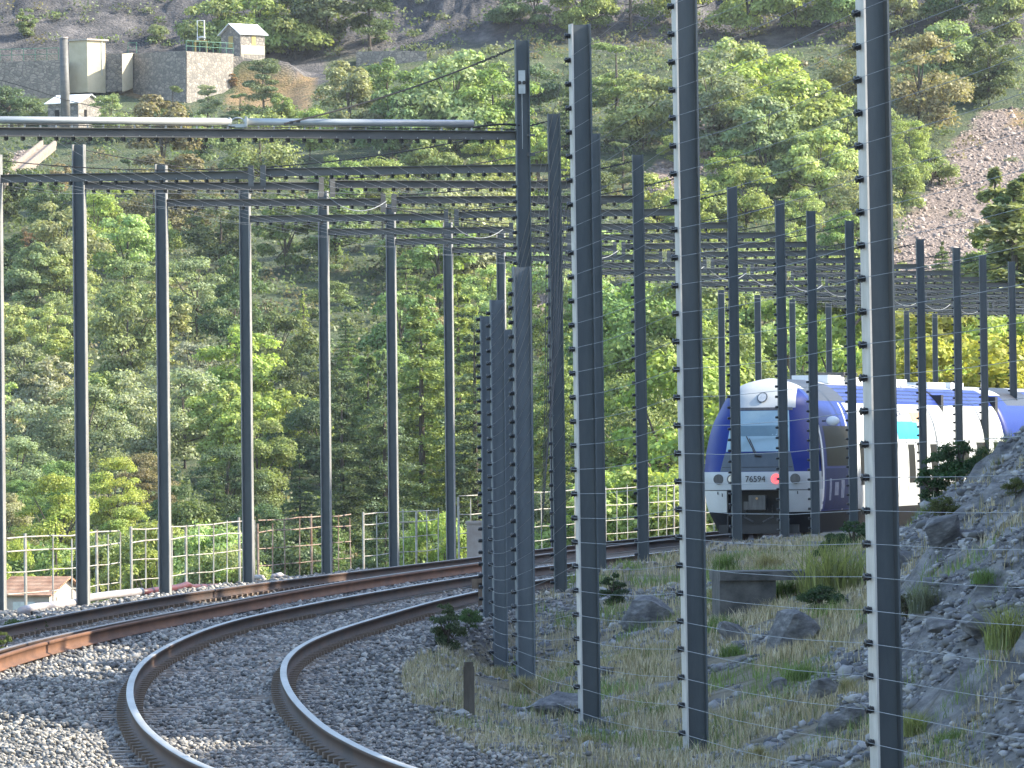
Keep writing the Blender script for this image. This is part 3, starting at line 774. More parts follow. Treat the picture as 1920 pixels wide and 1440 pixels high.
def car(name, parent, y0, bend, length, nose, label=None):
    sh = 7.0 if name == 'middle_car' else 0.0
    body = new_obj('car_body', shell(length + sh, nose, sh), parent); body.location = (sh * bend, y0 - sh, 0); body.rotation_euler = (0, 0, bend)
    if label: body['label'] = label
    # underframe and bogies
    MB().box((0, sh + length / 2 + (.9 if nose else 0), .52), (2.1, length - (2.4 if nose else .8), .5)).obj('underframe', M['black'], body)
    for yb in ((3.6, length) if nose else (length + sh,)):
        m = MB()
        for dy in (-.95, .95):
            for s in (-.78, .78): m.tube([(s - .06, yb + dy, .43), (s + .06, yb + dy, .43)], .43, 20)
            m.tube([(-.8, yb + dy, .43), (.8, yb + dy, .43)], .07, 8)
        m.box((0, yb, .55), (2.2, 2.6, .22)); m.obj('bogie', M['railside'], body)
    return body
c1 = car('car', train, 0, 0, 23.4, True, 'front blue and white cab car of the train')
front_patch('windscreen', [(2.24, -.80, .80), (2.5, -.78, .78), (3.0, -.73, .73), (3.25, -.69, .69)], M['screen'], c1)
front_patch('lower_panel', [(1.75, -.93, .93), (1.98, -.88, .88), (2.21, -.82, .82)], M['panel'], c1, .010)
front_patch('header_strip', [(3.26, -.78, .78), (3.33, -.76, .76)], M['lens_rim'], c1, .016, 3)
front_patch('sun_blind', [(2.62, -.62, .62), (2.68, -.70, .70), (2.88, -.72, .72)], M['blind'], c1, .0125, 5)['label'] = 'darker band across the windscreen'
front_patch('panel_seam', [(1.845, -.88, .88), (1.862, -.88, .88)], M['letter'], c1, .018, 2)
front_patch('bumper_seam', [(1.275, -1.44, 1.44), (1.295, -1.44, 1.44)], M['lens_rim'], c1, .010, 2, 30)
for x, mt, nm in ((-.96, 'lens', 'headlight'), (-.60, 'lens_clear', 'headlight'), (.50, 'red_ring', 'tail_lamp'), (.96, 'lens', 'headlight')):
    q = disc(nm, x, 1.56, .128, M['lens_rim'] if mt != 'red_ring' else M['red_ring'], c1, .015)
    if mt == 'red_ring': q['label'] = 'lit red tail lamp'
    disc('lens', x, 1.56, .100 if mt != 'red_ring' else .055, M[mt] if mt != 'red_ring' else M['red_lamp'], q, .021)
def face_disc(name, x, z, r, mat, parent, off):
    V = [(x, yf(x, z) - off, z)]; Fc = []
    for i in range(24):
        a = i * math.pi / 12; px_, pz_ = x + r * math.cos(a), z + r * math.sin(a); V.append((px_, yf(px_, pz_) - off, pz_)); Fc.append((0, 1 + i, 1 + (i + 1) % 24))
    return new_obj(name, np_mesh(name, V, Fc, mat, True), parent)
q = face_disc('roof_lamp', 0, 3.58, .13, M['panel'], c1, .03); face_disc('lens', 0, 3.58, .105, M['lens_clear'], q, .042)
nb = text_mesh('76594', .215); nb.materials.append(M['letter'])
q = new_obj('number', nb, c1); q.location = (-.015, -.012, 1.555); q.rotation_euler = (math.pi / 2, 0, 0); q.scale = (.95, 1, 1)
MB().tube([(-.30, yf(-.3, 2.62) - .03, 2.62), (-.12, yf(-.12, 2.32) - .04, 2.32), (-.04, yf(0, 2.16) - .03, 2.16)], .014, 6).obj('wiper', M['letter'], c1)
MB().tube([(-.22, yf(-.2, 2.60) - .03, 2.56), (-.02, yf(0, 2.2) - .04, 2.2)], .012, 6).obj('wiper', M['letter'], c1)
MB().tube([(-.05, yf(0, 2.14) - .03, 2.14), (.12, yf(.12, 2.12) - .03, 2.12)], .03, 8).obj('wiper_motor', M['letter'], c1)
# coupler bay
m = MB()
m.box((0, .75, .77), (1.50, .04, 1.08)); m.box((-.735, .42, .77), (.03, .66, 1.08)); m.box((.735, .42, .77), (.03, .66, 1.08)); m.box((0, .42, 1.30), (1.5, .66, .04))
m.obj('coupler_bay', M['letter'], c1)
cp = MB().tube([(0, .74, .98), (0, .20, .98)], .13, 12).box((0, .22, .98), (.42, .22, .36)).box((-.30, .30, .90), (.12, .1, .2)).obj('coupler', M['lens_rim'], c1)
MB().tube([(0, .10, 1.08), (0, .085, 1.08)], .03, 10).obj('warning_mark', M['ochre'], cp)
m = MB()
for s in (-1, 1):
    m = MB().tube([(s * .30, .62, .92), (s * .36, .36, .62), (s * .12, .28, .5)], .025, 6); m.obj('air_hose', M['lens_rim'], c1)
MB().box((0, .40, .32), (2.0, .06, .22)).obj('rail_guard', M['letter'], c1)
for s in (-1, 1): MB().box((s * 1.0, yf(1.0, 1.22) - .01, 1.22), (.02, .03, .07)).obj('hook', M['letter'], c1)
MB().box((-.88, yf(.9, 1.2) - .005, 1.21), (.02, .02, .16)).obj('cover_seam', M['letter'], c1)
# cab side
m = MB()
m.tube([(1.38, 1.75, 2.98), (1.60, 1.68, 2.98)], .02, 6); m.obj('mirror_arm', M['lens_rim'], c1)
me_ = bpy.data.meshes.new('mirror'); bmm = bmesh.new(); bmesh.ops.create_icosphere(bmm, subdivisions=3, radius=1); bmm.to_mesh(me_); bmm.free()
me_.polygons.foreach_set('use_smooth', np.ones(len(me_.polygons), bool)); me_.materials.append(M['white'])
q = new_obj('mirror', me_, c1); q.location = (1.66, 1.66, 2.98); q.scale = (.17, .09, .12)
side_patch('side_window', 1.9, 6.3, 1.86, 2.86, M['glass_dark'], c1)
side_patch('lower_side_panel', 1.7, 6.48, .78, 1.80, M['navy'], c1, .004)
for y0, y1, z0, z1 in ((2.2, 2.5, 1.0, 1.55), (3.0, 3.6, 1.12, 1.45), (4.0, 4.5, 1.05, 1.5), (.0, 0, 0, 0)):
    if y1: side_patch('lettering', y0, y1, z0, z1, M['faded'], c1, .009)
side_patch('pillar', 1.18, 1.42, .80, 2.9, M['white'], c1, .005)
side_patch('grab_rail', 1.0, 1.12, 1.6, 2.6, M['letter'], c1, .004)
for y, q_ in ((7.2, 1.6), (9.6, 1.6), (15.4, 1.1), (17.1, 1.0), (19.4, 1.2)): side_patch('side_window', y, y + q_, 1.35, 2.38, M['glass_dark'], c1)
for y in (13.6, 15.2, 16.8, 18.4, 20.8): side_patch('door_seam', y, y + .05, .85, 3.3, M['letter'], c1, .008)
side_patch('side_stripe', 13.9, 17.7, 2.52, 3.0, M['cyan'], c1)['label'] = 'bright cyan block on the white side'
side_patch('side_board', 17.0, 18.7, 2.98, 3.25, M['ochre'], c1, .008)
lt_ = text_mesh('EDU', .42); lt_.materials.append(M['faded'])
q = new_obj('side_lettering', lt_, c1); q.location = (Wd(3.2) + .02, 15.1, 3.2); q.rotation_euler = (math.pi / 2 - .25, 0, math.pi / 2); q.scale = (2.2, .62, 1)
for y, l, h in ((8.2, 2.6, .16), (11.6, 2.2, .14), (15.0, 3.0, .12), (19.0, 2.6, .14)):
    MB().box((0, y + l / 2, 4.0 + h / 2), (.95, l, h + .06)).obj('roof_unit', M['white'], c1)
MB().box((.2, 11.4, 4.24), (.7, 2.2, .08)).box((.2, 10.6, 4.16), (.1, .1, .2)).box((.2, 12.2, 4.16), (.1, .1, .2)).obj('roof_vent', M['lens_rim'], c1)
c2 = car('middle_car', train, 23.75, -.018, 9.3, False, 'middle white car of the train with louvred blue roof shoulder')
new_obj('gangway', MB().box((0, 6.83, 2.1), (2.35, .4, 3.3)).mesh('gangway', M['letter']), c2)
for y in np.arange(8.0, 14.5, 3.1): side_patch('side_window', y, y + 1.6, 1.75, 2.42, M['glass_dark'], c2)
for y, l, h in ((8.6, 3, .1), (12.4, 2.4, .12)): MB().box((0, y + l / 2, 4.0 + h / 2), (.95, l, h + .06)).obj('roof_unit', M['white'], c2)
c3 = car('car', train, 33.4, -.04, 20.0, False, 'rear car of the train, blue at its near end'); c3.location.x = .18
new_obj('gangway', MB().box((0, -.17, 2.1), (2.35, .4, 3.3)).mesh('gangway', M['letter']), c3)
for y in np.arange(6.6, 18, 3.1): side_patch('side_window', y, y + 1.6, 1.75, 2.42, M['glass_dark'], c3)

# ------------------------------------------------------------------ railing along the valley edge
def edge_pt(Y, off=.9): return Vector((float(xL(Y)) - off, Y + 1.5, 0))
def railing(Y0, Y1, mat, label, step=1.55, h=1.2, rails=(1.16, .93, .58, .22), lean=0., cap=None):
    a = edge_pt(Y0); root = empty('railing', (a.x, a.y, gz(a.x, a.y)), 0, label, 'railing')
    pts = []
    Y = Y0
    while Y <= Y1 + .01: pts.append(edge_pt(Y)); Y += step
    base = root.location
    zs = [max(gz(p.x, p.y), -.22) for p in pts]
    for i, (p, z) in enumerate(zip(pts, zs)):
        hh = h + random.uniform(-.12, .06)
        m = MB().tube([Vector((p.x, p.y, z - 1.2)) - base, Vector((p.x + random.uniform(-.03, .03), p.y, z + hh)) - base], .015 if i % 4 else .030, 6); m.obj('railing_post', mat, root)
    for k, r in enumerate(rails):
        q = [Vector((p.x, p.y - .03, z + r + random.uniform(-.018, .018))) - base for p, z in zip(pts, zs)]
        MB().tube(q, .013 if k < 2 else .010, 6).obj('rail_bar', mat, root)
    return root
railing(104, 126.2, M['fence_white'], 'pale thin-barred railing at the valley edge in front of the roofed shed')
railing(127, 141, M['fence_white'], 'chipped white railing in front of the pale sunlit bush')
railing(141.5, 153.5, M['fence_rust'], 'rust brown railing between the pale and the white railings')
railing(153.8, 163.5, M['fence_white'], 'white grid railing ending at the concrete block')
railing(166.5, 232, M['fence_white'], 'white railing far off, running on towards the train', 1.9, 1.5, (1.46, 1.0, .55, .2))
b = on_z(892, 1032, 0.0); b.y = 164; b.x = (892 - 960) / sc(164)
m = MB().box((0, 0, .34), (.50, .5, .86)).box((0, 0, .79), (.56, .56, .06))
o = m.obj('concrete_block', M['concrete']); o.location = (b.x, b.y, -.15); tag(o, 'buff concrete block ending the white railing beside the short posts', 'block')

# drain pipe laid along the ballast edge
def edge_pipe(name, pts, r, mat, label):
    P = [on_z(x, y, -.13) for x, y in pts]; Q = []
    for a, b_ in zip(P[:-1], P[1:]):
        for t in np.linspace(0, 1, 4)[:-1]: Q.append(a.lerp(b_, t) + Vector((0, 0, random.uniform(-.006, .012))))
    Q.append(P[-1])
    Q = [Vector((q.x, q.y, gz(q.x, q.y) + r * .8 + .03)) for q in Q]
    return tag(MB().tube(Q, r, 10).obj(name, mat, None, True), label, 'pipe')
edge_pipe('drain_pipe', [(40, 1142), (70, 1135), (108, 1131), (140, 1127), (158, 1119), (200, 1113), (265, 1106)], .072, M['pipe'], 'pale plastic drain pipe with a kink lying below the shed')
edge_pipe('drain_pipe', [(267, 1106), (300, 1102), (330, 1098), (360, 1090), (390, 1086), (430, 1081)], .062, M['redpipe'], 'dark red drain pipe lying next to the pale kinked one')
edge_pipe('drain_pipe', [(458, 1078), (475, 1077), (492, 1078)], .05, M['pipe'], 'short stub of pale pipe half buried by weeds')
edge_pipe('drain_pipe', [(512, 1076), (532, 1071), (556, 1067)], .05, M['pipe'], 'slightly bent short pale pipe in front of the rusty railing')
edge_pipe('drain_pipe', [(582, 1065), (610, 1062), (640, 1058), (700, 1050), (770, 1041), (850, 1033), (905, 1029)], .05, M['pipe'], 'long pale pipe running from the rusty railing to the concrete block')
edge_pipe('drain_pipe', [(1005, 1019), (1080, 1011), (1170, 1001), (1270, 992), (1318, 989)], .06, M['pipe'], 'distant pinkish pipe beside the track just left of the train')

# ------------------------------------------------------------------ buildings across the valley
def masonry(name, a, b_, mort, scale):
    t = NT(name); v = t.coord('Object', (scale, scale, scale * 1.3)); vo = t.n('ShaderNodeTexVoronoi'); vo.feature = 'DISTANCE_TO_EDGE'; vo.inputs['Scale'].default_value = 1
    vc = t.n('ShaderNodeTexVoronoi'); vc.inputs['Scale'].default_value = 1; t.l(v, vo.inputs['Vector']); t.l(v, vc.inputs['Vector'])
    c = t.mix(t.n('ShaderNodeMath').outputs[0], a, b_); sp = t.n('ShaderNodeSeparateColor'); t.l(vc.outputs['Color'], sp.inputs[0])
    c = t.mix(sp.outputs[0], a, b_); c = t.mix(t.ramp(vo.outputs['Distance'], [(.02, (1, 1, 1)), (.09, (0, 0, 0))]), c, mort)
    t.col(c); t.bump(vo.outputs['Distance'], .6, .08); return t.set(.9)
M['rubble'] = masonry('rubble_masonry', (.15, .14, .125), (.30, .265, .225), (.12, .11, .10), 3.2)
M['plaster'] = weathered('ochre_plaster', (.44, .38, .26), (.52, .46, .33), 1.2, .9, stretch=(1, 1, 1))
M['whiteroof'] = weathered('white_sheet_roof', (.62, .64, .66), (.75, .77, .78), 1.2, .5, stretch=(1, 1, 1))
M['shutter'] = weathered('ochre_shutter', (.34, .24, .07), (.42, .31, .10), 6, .7)
def tile_mat():
    t = NT('terracotta_tiles'); v = t.coord('Object'); w = t.n('ShaderNodeTexWave'); w.inputs['Scale'].default_value = 3.2; w.inputs['Distortion'].default_value = .6; t.l(v, w.inputs['Vector'])
    n_ = t.noise(v, 2.4, 5); c = t.ramp(n_, [(.35, (.30, .15, .085)), (.6, (.46, .27, .17)), (.75, (.50, .36, .26))]); t.col(c); t.bump(w.outputs['Fac'], .8, .05); return t.set(.85)
M['tiles'] = tile_mat()

def wall_thing(name, pts, thick, label, mat=None):
    """pts: (px, py_top, py_bottom, Y) along the face"""
    V, Fc = [], []
    ref = at(pts[0][0], pts[0][2], pts[0][3])
    for px, t, b_, Y in pts:
        T = at(px, t, Y); B = at(px, b_ + 25, Y)
        for p in (T, B, Vector((T.x, T.y + thick, T.z)), Vector((B.x, B.y + thick, B.z))): V.append(p - ref)
    for i in range(len(pts) - 1):
        a = 4 * i; c = a + 4
        Fc += [(a, a+1, c+1, c), (a+2, c+2, c+3, a+3), (a, c, c+2, a+2)]
    n = 4 * (len(pts) - 1); Fc += [(0, 2, 3, 1), (n, n+1, n+3, n+2)]
    o = MB().add(V, Fc).obj(name, mat or M['rubble']); o.location = ref
    return tag(o, label, 'wall')
wall_thing('retaining_wall', [(-60, 117, 165, 524.2), (40, 115, 165, 524.2), (116, 112, 163, 524.2)], 3, 'grey stone retaining wall left of the ochre block building')
wall_thing('retaining_wall', [(166, 101, 150, 526.4), (236, 100, 145, 526.0)], 3, 'stone retaining wall stretch between ochre block building and pale pilaster')
w_ = wall_thing('pilaster', [(229, 101, 147, 524.4), (249, 99, 140, 526.4)], .8, 'pale slanting pilaster on the stone retaining wall', M['plaster'])
wall_thing('retaining_wall', [(250, 100, 150, 526.6), (349, 95, 170, 522.0)], 3, 'shaded stone retaining wall right of the pale pilaster')
wall_thing('retaining_wall', [(350, 96, 172, 522.0), (437, 101, 165, 527.2)], 3, 'sunlit stone retaining wall under the green railing')
wall_thing('retaining_wall', [(433, 103, 150, 527.6), (478, 112, 150, 528.2)], 3, 'small shaded stone wall below the gabled hut')
wall_thing('hillside_wall', [(668, 97, 140, 534), (740, 95, 140, 533.5), (800, 96, 140, 533.5)], 2, 'grey stone wall high on the slope left of the large pale tree')
wall_thing('hillside_wall', [(990, 95, 140, 534), (1018, 95, 140, 534)], 2, 'short grey stone wall beside the head of the tallest gantry post')

def box_house(px, py, Y, w, d, h, rz, label, mat, roofmat, kind, roof_h=.8, over=.25, name='hut'):
    b_ = at(px, py, Y); root = empty(name, b_, rz, label, kind)
    wl = MB()
    if roof_h > .3:
        wl.prism([(-w/2, -1.0), (w/2, -1.0), (w/2, h), (0, h + roof_h), (-w/2, h)], -d/2, d/2)
        wl.obj('wall', mat, root)
        sl = math.atan2(roof_h, w/2); L = math.hypot(roof_h, w/2) + over
        r = MB()
        for s in (-1, 1):
            R = Matrix.Rotation(s * sl, 3, 'Y'); c = Vector((s * (w/2 + over * math.cos(sl)) / 2, 0, h + roof_h - math.sin(sl) * L / 2 + .05))
            r.box(c, (L, d + over * 2, .06), 0, 0, R)
        r.obj('roof', roofmat, root)
    else:
        wl.box((0, 0, h/2 - .5), (w, d, h + 1)); wl.obj('wall', mat, root)
        MB().box((0, 0, h + .05), (w + over * 2, d + over * 2, .12)).obj('roof', roofmat, root)
    return root
hut = box_house(456, 103, 530, 2.2, 2.5, 1.55, math.radians(-46), 'small stone hut with white gabled roof and ochre shutters above the walls', M['rubble'], M['whiteroof'], 'hut', .75, .22)
MB().box((0, -1.26, .95), (.5, .03, .85)).obj('shutter', M['shutter'], hut)
MB().box((1.105, .1, 1.0), (.03, .42, .8)).obj('shutter', M['shutter'], hut)
MB().box((1.11, 0, .32), (.03, 2.4, .7)).obj('plaster_base', M['plaster'], hut)
blk = box_house(164, 150, 526, 2.0, 1.9, 2.95, math.radians(-43), 'ochre plaster block building with flat slab roof beside the dark pole', M['plaster'], M['concrete'], 'building', .0, .18, 'block_building')
MB().box((.35, .975, 2.2), (.5, .03, .9)).obj('shutter', M['shutter'], blk)
MB().box((1.03, .55, 1.6), (.05, .07, 2.6)).obj('downpipe', M['galv'], blk)
low = box_house(140, 240, 507, 3.2, 2.6, 1.75, math.radians(62), 'low stone house with white roof half hidden by trees at top left', M['rubble'], M['whiteroof'], 'house', .62, .2, 'stone_house')
MB().box((-.6, -1.31, 1.0), (.35, .03, .55)).obj('window', M['glass_dark'], low)
MB().box((-1.61, .5, 1.0), (.03, .35, .55)).obj('window', M['glass_dark'], low)
shed = box_house(78, 1185, 246, 2.3, 2.1, 1.35, math.radians(62), 'little shed with terracotta tiled roof seen through the railing', M['concrete'], M['tiles'], 'shed', .55, .2, 'tiled_shed')
MB().box((-.1, -1.06, .75), (1.2, .03, 1.0)).obj('cladding', M['fence_white'], shed)
MB().box((-1.16, 0, .5), (.03, .9, 1.2)).obj('door', M['galv'], shed)

def green_railing(pts, label, h=.8):
    P = [at(*p) for p in pts]; root = empty('walkway_railing', P[0], 0, label, 'railing'); b0 = P[0]
    D = [b0 * 0]
    for a, c in zip(P[:-1], P[1:]):
        n = max(1, int((c - a).length / .8))
        for k in range(n): 
            q = a.lerp(c, k / n) - b0; MB().tube([q, q + Vector((0, 0, h))], .03, 5).obj('railing_post', M['fence_green'], root)
    q = P[-1] - b0; MB().tube([q, q + Vector((0, 0, h))], .03, 5).obj('railing_post', M['fence_green'], root)
    for z in (h, h * .5): MB().tube([p - b0 + Vector((0, 0, z)) for p in P], .025, 5).obj('rail_bar', M['fence_green'], root)
green_railing([(349, 96, 522.2), (437, 101, 527.4)], 'green railing on top of the sunlit stone retaining wall')
green_railing([(240, 100, 526.4), (256, 100, 526.4), (256, 99, 528)], 'green railing cage above the pale pilaster')
green_railing([(0, 115, 525), (110, 112, 525)], 'dark green railing on the wall at the far left', .9)
r = empty('sluice_frame', at(377, 98, 525.5), 0, 'white upright frame on a yellow stand beside the gabled hut', 'sluice frame')
MB().tube([(-.27, 0, .9), (-.27, 0, 2.4), (.27, 0, 2.4), (.27, 0, .9)], .05, 6).obj('frame', M['white'], r)
m = MB().box((-.42, 0, .45), (.12, .2, .9)).box((.42, 0, .45), (.12, .2, .9)).box((0, 0, .86), (.96, .22, .12)); m.obj('stand', M['shutter'], r)
MB().tube([(-.2, 0, .92), (-.2, 0, 1.1), (.1, 0, 1.15), (.35, 0, 1.05)], .09, 8).obj('valve', M['galv'], r)
pb = at(124, 262, 500); pt_ = at(121, 72, 500); hh = pt_.z - pb.z
pole = empty('pole', pb, 0, 'thick grey pole rising in front of the low stone house', 'pole')
MB().tube([(0, 0, -1), (-.05, 0, hh * .5), (-.1, 0, hh)], [.36, .34, .29], 14).obj('shaft', M['beam'], pole, True)
MB().tube([(-.1, 0, hh), (-.1, 0, hh + .1)], [.33, .31], 14).obj('cap', M['concrete'], pole)
wire('overhead_cable', [at(a, b_, 499.6) for a, b_ in ((-40, 140), (30, 158), (75, 172), (118, 186), (190, 203), (270, 216), (330, 226))], .03, 'dark cable crossing in front of the thick grey pole', 'cable', None, M['cable'], 5)
# pale chute on the slope
a, c = at(92, 276, 486), at(-60, 402, 452)
ch = MB(); ax_ = (c - a); L_ = ax_.length; ax_.normalize(); sd_ = ax_.cross(Vector((0, 0, 1))).normalized(); up_ = sd_.cross(ax_)
R_ = Matrix((ax_, sd_, up_)).transposed()
mid_ = (a + c) / 2
ch.box((0, 0, 0), (L_, 1.0, .35), 0, 0, R_); ch.box(up_ * .3 + sd_ * .47, (L_, .14, .4), 0, 0, R_); ch.box(up_ * .3 - sd_ * .47, (L_, .14, .4), 0, 0, R_)
o = ch.obj('water_chute', M['sleeper']); o.location = mid_; tag(o, 'white concrete chute running down the slope at far left', 'chute')

# ------------------------------------------------------------------ plants
def leaf_quads(C, N, S, out, aspect=.7, jit=.9):
    """C centres, N rough normals, S sizes -> appends vertices/faces"""
    n = len(C); nr = N + RNG.normal(0, jit, (n, 3)); nr /= np.linalg.norm(nr, axis=1, keepdims=True) + 1e-9
    t = np.cross(nr, RNG.normal(0, 1, (n, 3))); t /= np.linalg.norm(t, axis=1, keepdims=True) + 1e-9
    b_ = np.cross(nr, t); s = S[:, None]
    q = np.stack([C - t * s * .5, C + b_ * s * aspect * .5 - t * s * .05, C + t * s * .5, C - b_ * s * aspect * .5 + t * s * .08], 1)
    out.append(q.reshape(-1, 3))
def crown_mesh(name, out, mat):
    V = np.concatenate(out); n = len(V) // 4
    return np_mesh(name, V, np.arange(n * 4).reshape(n, 4), mat)
def rand_dir(n):
    v = RNG.normal(0, 1, (n, 3)); return v / np.linalg.norm(v, axis=1, keepdims=True)
def broadleaf(H=7., Wd_=6.6, nl=9000, clumps=30, leaf=.30, base=.06, seed=0, airy=.0):
    out = []; cs = []
    for i in range(clumps):
        a = RNG.uniform(0, 6.28); zt = RNG.uniform(0, 1) ** .8; env = math.sin(math.pi * (.12 + .80 * zt)) ** .75
        r = Wd_ / 2 * env * RNG.uniform(.35, .95)
        cs.append((r * math.cos(a), r * math.sin(a), H * (base + (1 - base) * (zt * .88 + .05)), RNG.uniform(.13, .24) * Wd_ * (1.1 - .45 * zt)))
    wts = np.array([c[3] ** 2 for c in cs]); wts /= wts.sum()
    for c, w in zip(cs, wts):
        n = int(nl * w); d = rand_dir(n); d[:, 2] = np.where(d[:, 2] < -.35, -d[:, 2] * .5, d[:, 2])
        rr = c[3] * (1 - np.abs(RNG.normal(0, .20 + airy, n))) * (1 + .35 * fbm(d[:, 0] * 2.5 + c[0], d[:, 1] * 2.5 + d[:, 2] * 2 + c[1], 5, 2))
        P = np.array(c[:3]) + d * rr[:, None] * np.array([1, 1, .75])
        leaf_quads(P, d + np.array([0, 0, .5]), RNG.uniform(.6, 1.3, n) * leaf, out, .7, .55)
    tr = MB(); tr.tube([(0, 0, -.6), (.05, 0, H * .25), (-.05, .05, H * .5), (0, 0, H * .75)], [.17, .13, .09, .04], 7)
    for c in cs[:9]: tr.tube([(0, 0, H * RNG.uniform(.2, .5)), (c[0] * .5, c[1] * .5, c[2] * .75), (c[0] * .9, c[1] * .9, c[2])], [.07, .05, .02], 5)
    return crown_mesh('crown', out, M['leaf']), tr.mesh('trunk', M['bark'])
def conifer(H=9., Wd_=6.0, nl=9500, tiers=17, leaf=.29, droop=.15, ragged=.25):
    out = []; tr = MB(); tr.tube([(0, 0, -.6), (0, 0, H * .5), (0, 0, H * .98)], [.17, .10, .02], 7)
    for k in range(tiers):
        f = k / (tiers - 1); z = H * (.07 + .91 * f); R = Wd_ / 2 * (1 - f) ** .8 + .12
        nb_ = max(4, int(9 * (1 - f) + 4))
        for j in range(nb_):
            a = RNG.uniform(0, 6.28); r = R * RNG.uniform(1 - ragged * 2, 1 + ragged * .4); n = max(10, int(nl / tiers / nb_ * (1.5 - f) ))
            u = RNG.uniform(.08, 1, n) ** .75; wdt = (.10 + .22 * (1 - np.abs(u - .5) * 1.4)) * r
            x = u * r; y = RNG.normal(0, 1, n) * wdt * .55; zz = z - droop * r * u ** 1.6 + RNG.normal(0, .07, n) + .10 * r * (u > .8) * (u - .8)
            P = np.stack([x * math.cos(a) - y * math.sin(a), x * math.sin(a) + y * math.cos(a), zz], 1)
            leaf_quads(P, np.tile([0, 0, 1.], (n, 1)), RNG.uniform(.6, 1.3, n) * leaf, out, .45, .55)
            if j < 3: tr.tube([(0, 0, z), (r * .8 * math.cos(a), r * .8 * math.sin(a), z - droop * r * .7)], [.035, .012], 4)
    return crown_mesh('crown', out, M['needle']), tr.mesh('trunk', M['bark'])
def pine(H=8., Wd_=6.2, nl=9000, leaf=.27):
    out = []; tr = MB(); tr.tube([(0, 0, -.6), (.1, 0, H * .4), (.05, .1, H * .9)], [.18, .13, .04], 7)
    for k in range(26):
        f = RNG.uniform(.12, 1); a = RNG.uniform(0, 6.28); R = Wd_ / 2 * (1.05 - .75 * (f - .12) / .88) * RNG.uniform(.45, 1)
        c = np.array([R * math.cos(a), R * math.sin(a), H * f]); tr.tube([(0.05, 0, H * f * .93), tuple(c * np.array([.8, .8, .99]))], [.05, .015], 5)
        n = nl // 26; d = rand_dir(n); s = RNG.uniform(.55, 1.0)
        P = c + d * (1 - np.abs(RNG.normal(0, .3, n)))[:, None] * np.array([1.25, 1.25, .42]) * s
        leaf_quads(P, d * .6 + np.array([0, 0, .6]), RNG.uniform(.6, 1.3, n) * leaf, out, .4, .8)
    return crown_mesh('crown', out, M['needle']), tr.mesh('trunk', M['bark'])
def shrub(H=2., Wd_=2.4, nl=5200, leaf=.115): return broadleaf(H, Wd_, nl, 30, leaf, .02, 0, .1)
KIND = {'broad': [broadleaf(), broadleaf(7.5, 6.0, 9500, 36, .28), broadleaf(6.2, 7.0, 9500, 26, .30), broadleaf(8.2, 5.8, 9500, 34, .29, .08)],
        'airy': [broadleaf(7, 6.0, 9000, 32, .23, .05, 0, .22), broadleaf(6.5, 6.6, 9000, 30, .23, .04, 0, .25)],
        'conifer': [conifer(), conifer(10, 5.6, 9500, 20, .28, .2, .32), conifer(8.5, 6.6, 9500, 15, .29, .1, .3)],
        'pine': [pine(), pine(7, 6.8, 9000)],
        'shrub': [shrub(), shrub(2.2, 2.0), shrub(1.6, 2.8)],
        'spike': [conifer(6, 1.9, 2500, 16, .2, .25, .2)]}
FINE = {'broad': [broadleaf(7, 6.6, 24000, 34, .18), broadleaf(7.8, 6.0, 24000, 40, .17, .04, 0, .06)], 'conifer': [conifer(9, 6, 24000, 19, .18), conifer(10, 6.4, 24000, 22, .17, .2, .3)],
        'airy': [broadleaf(7, 6.2, 22000, 36, .15, .04, 0, .22)], 'pine': [pine(8, 6.4, 22000, .17)]}
KH = {'broad': 7.2, 'airy': 6.8, 'conifer': 9.2, 'pine': 7.6, 'shrub': 2.0, 'spike': 6.}
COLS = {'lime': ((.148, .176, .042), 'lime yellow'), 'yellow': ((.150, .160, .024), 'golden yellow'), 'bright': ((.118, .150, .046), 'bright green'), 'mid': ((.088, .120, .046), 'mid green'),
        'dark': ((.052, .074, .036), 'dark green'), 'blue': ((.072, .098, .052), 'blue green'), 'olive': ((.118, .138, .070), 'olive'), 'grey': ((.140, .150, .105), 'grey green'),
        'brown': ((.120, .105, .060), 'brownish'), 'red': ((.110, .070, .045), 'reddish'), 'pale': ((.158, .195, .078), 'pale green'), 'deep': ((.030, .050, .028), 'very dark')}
KWORD = {'broad': 'bushy tree', 'airy': 'feathery tree', 'conifer': 'tiered conifer', 'pine': 'ragged pine', 'shrub': 'low bush', 'spike': 'slim conifer'}
EDGES = [0, 157, 310, 466, 613, 740, 847, 925, 1000, 1080, 1130, 1206, 1290, 1382, 1467, 1529, 1645, 1733, 1801, 1850, 1920]
ENAME = ['left of first left post', 'between first and second left posts', 'between second and third left posts', 'between third and fourth left posts',
         'between fourth and fifth left posts', 'between fifth and sixth left posts', 'left of the short posts', 'behind the short posts', 'behind the tallest post',
         'behind the topped detector post', 'right of the topped detector post', 'left of the tall detector post', 'above the train face', 'above the red lamp', 'above the train cab',
         'left of the broad post', 'right of the broad post', 'above the train roof', 'by the far posts', 'at right edge']
def col_name(px):
    i = int(np.clip(np.searchsorted(EDGES, px) - 1, 0, len(ENAME) - 1)); return i
def row_name(py): return ['below the cliff,', 'upper slope,', 'middle slope,', 'lower slope,', 'valley floor,'][int(np.clip(np.searchsorted([240, 430, 640, 860], py), 0, 4))]
_Ys = np.arange(232, 545, .5)
def y_for(px, py):
    X = (px - 960) / F * _Ys; gzv = ground(X, _Ys); _, q = proj(X, _Ys, gzv); k = np.where(q <= py)[0]
    return float(_Ys[k[0]]) if len(k) else 540.
TREES = []
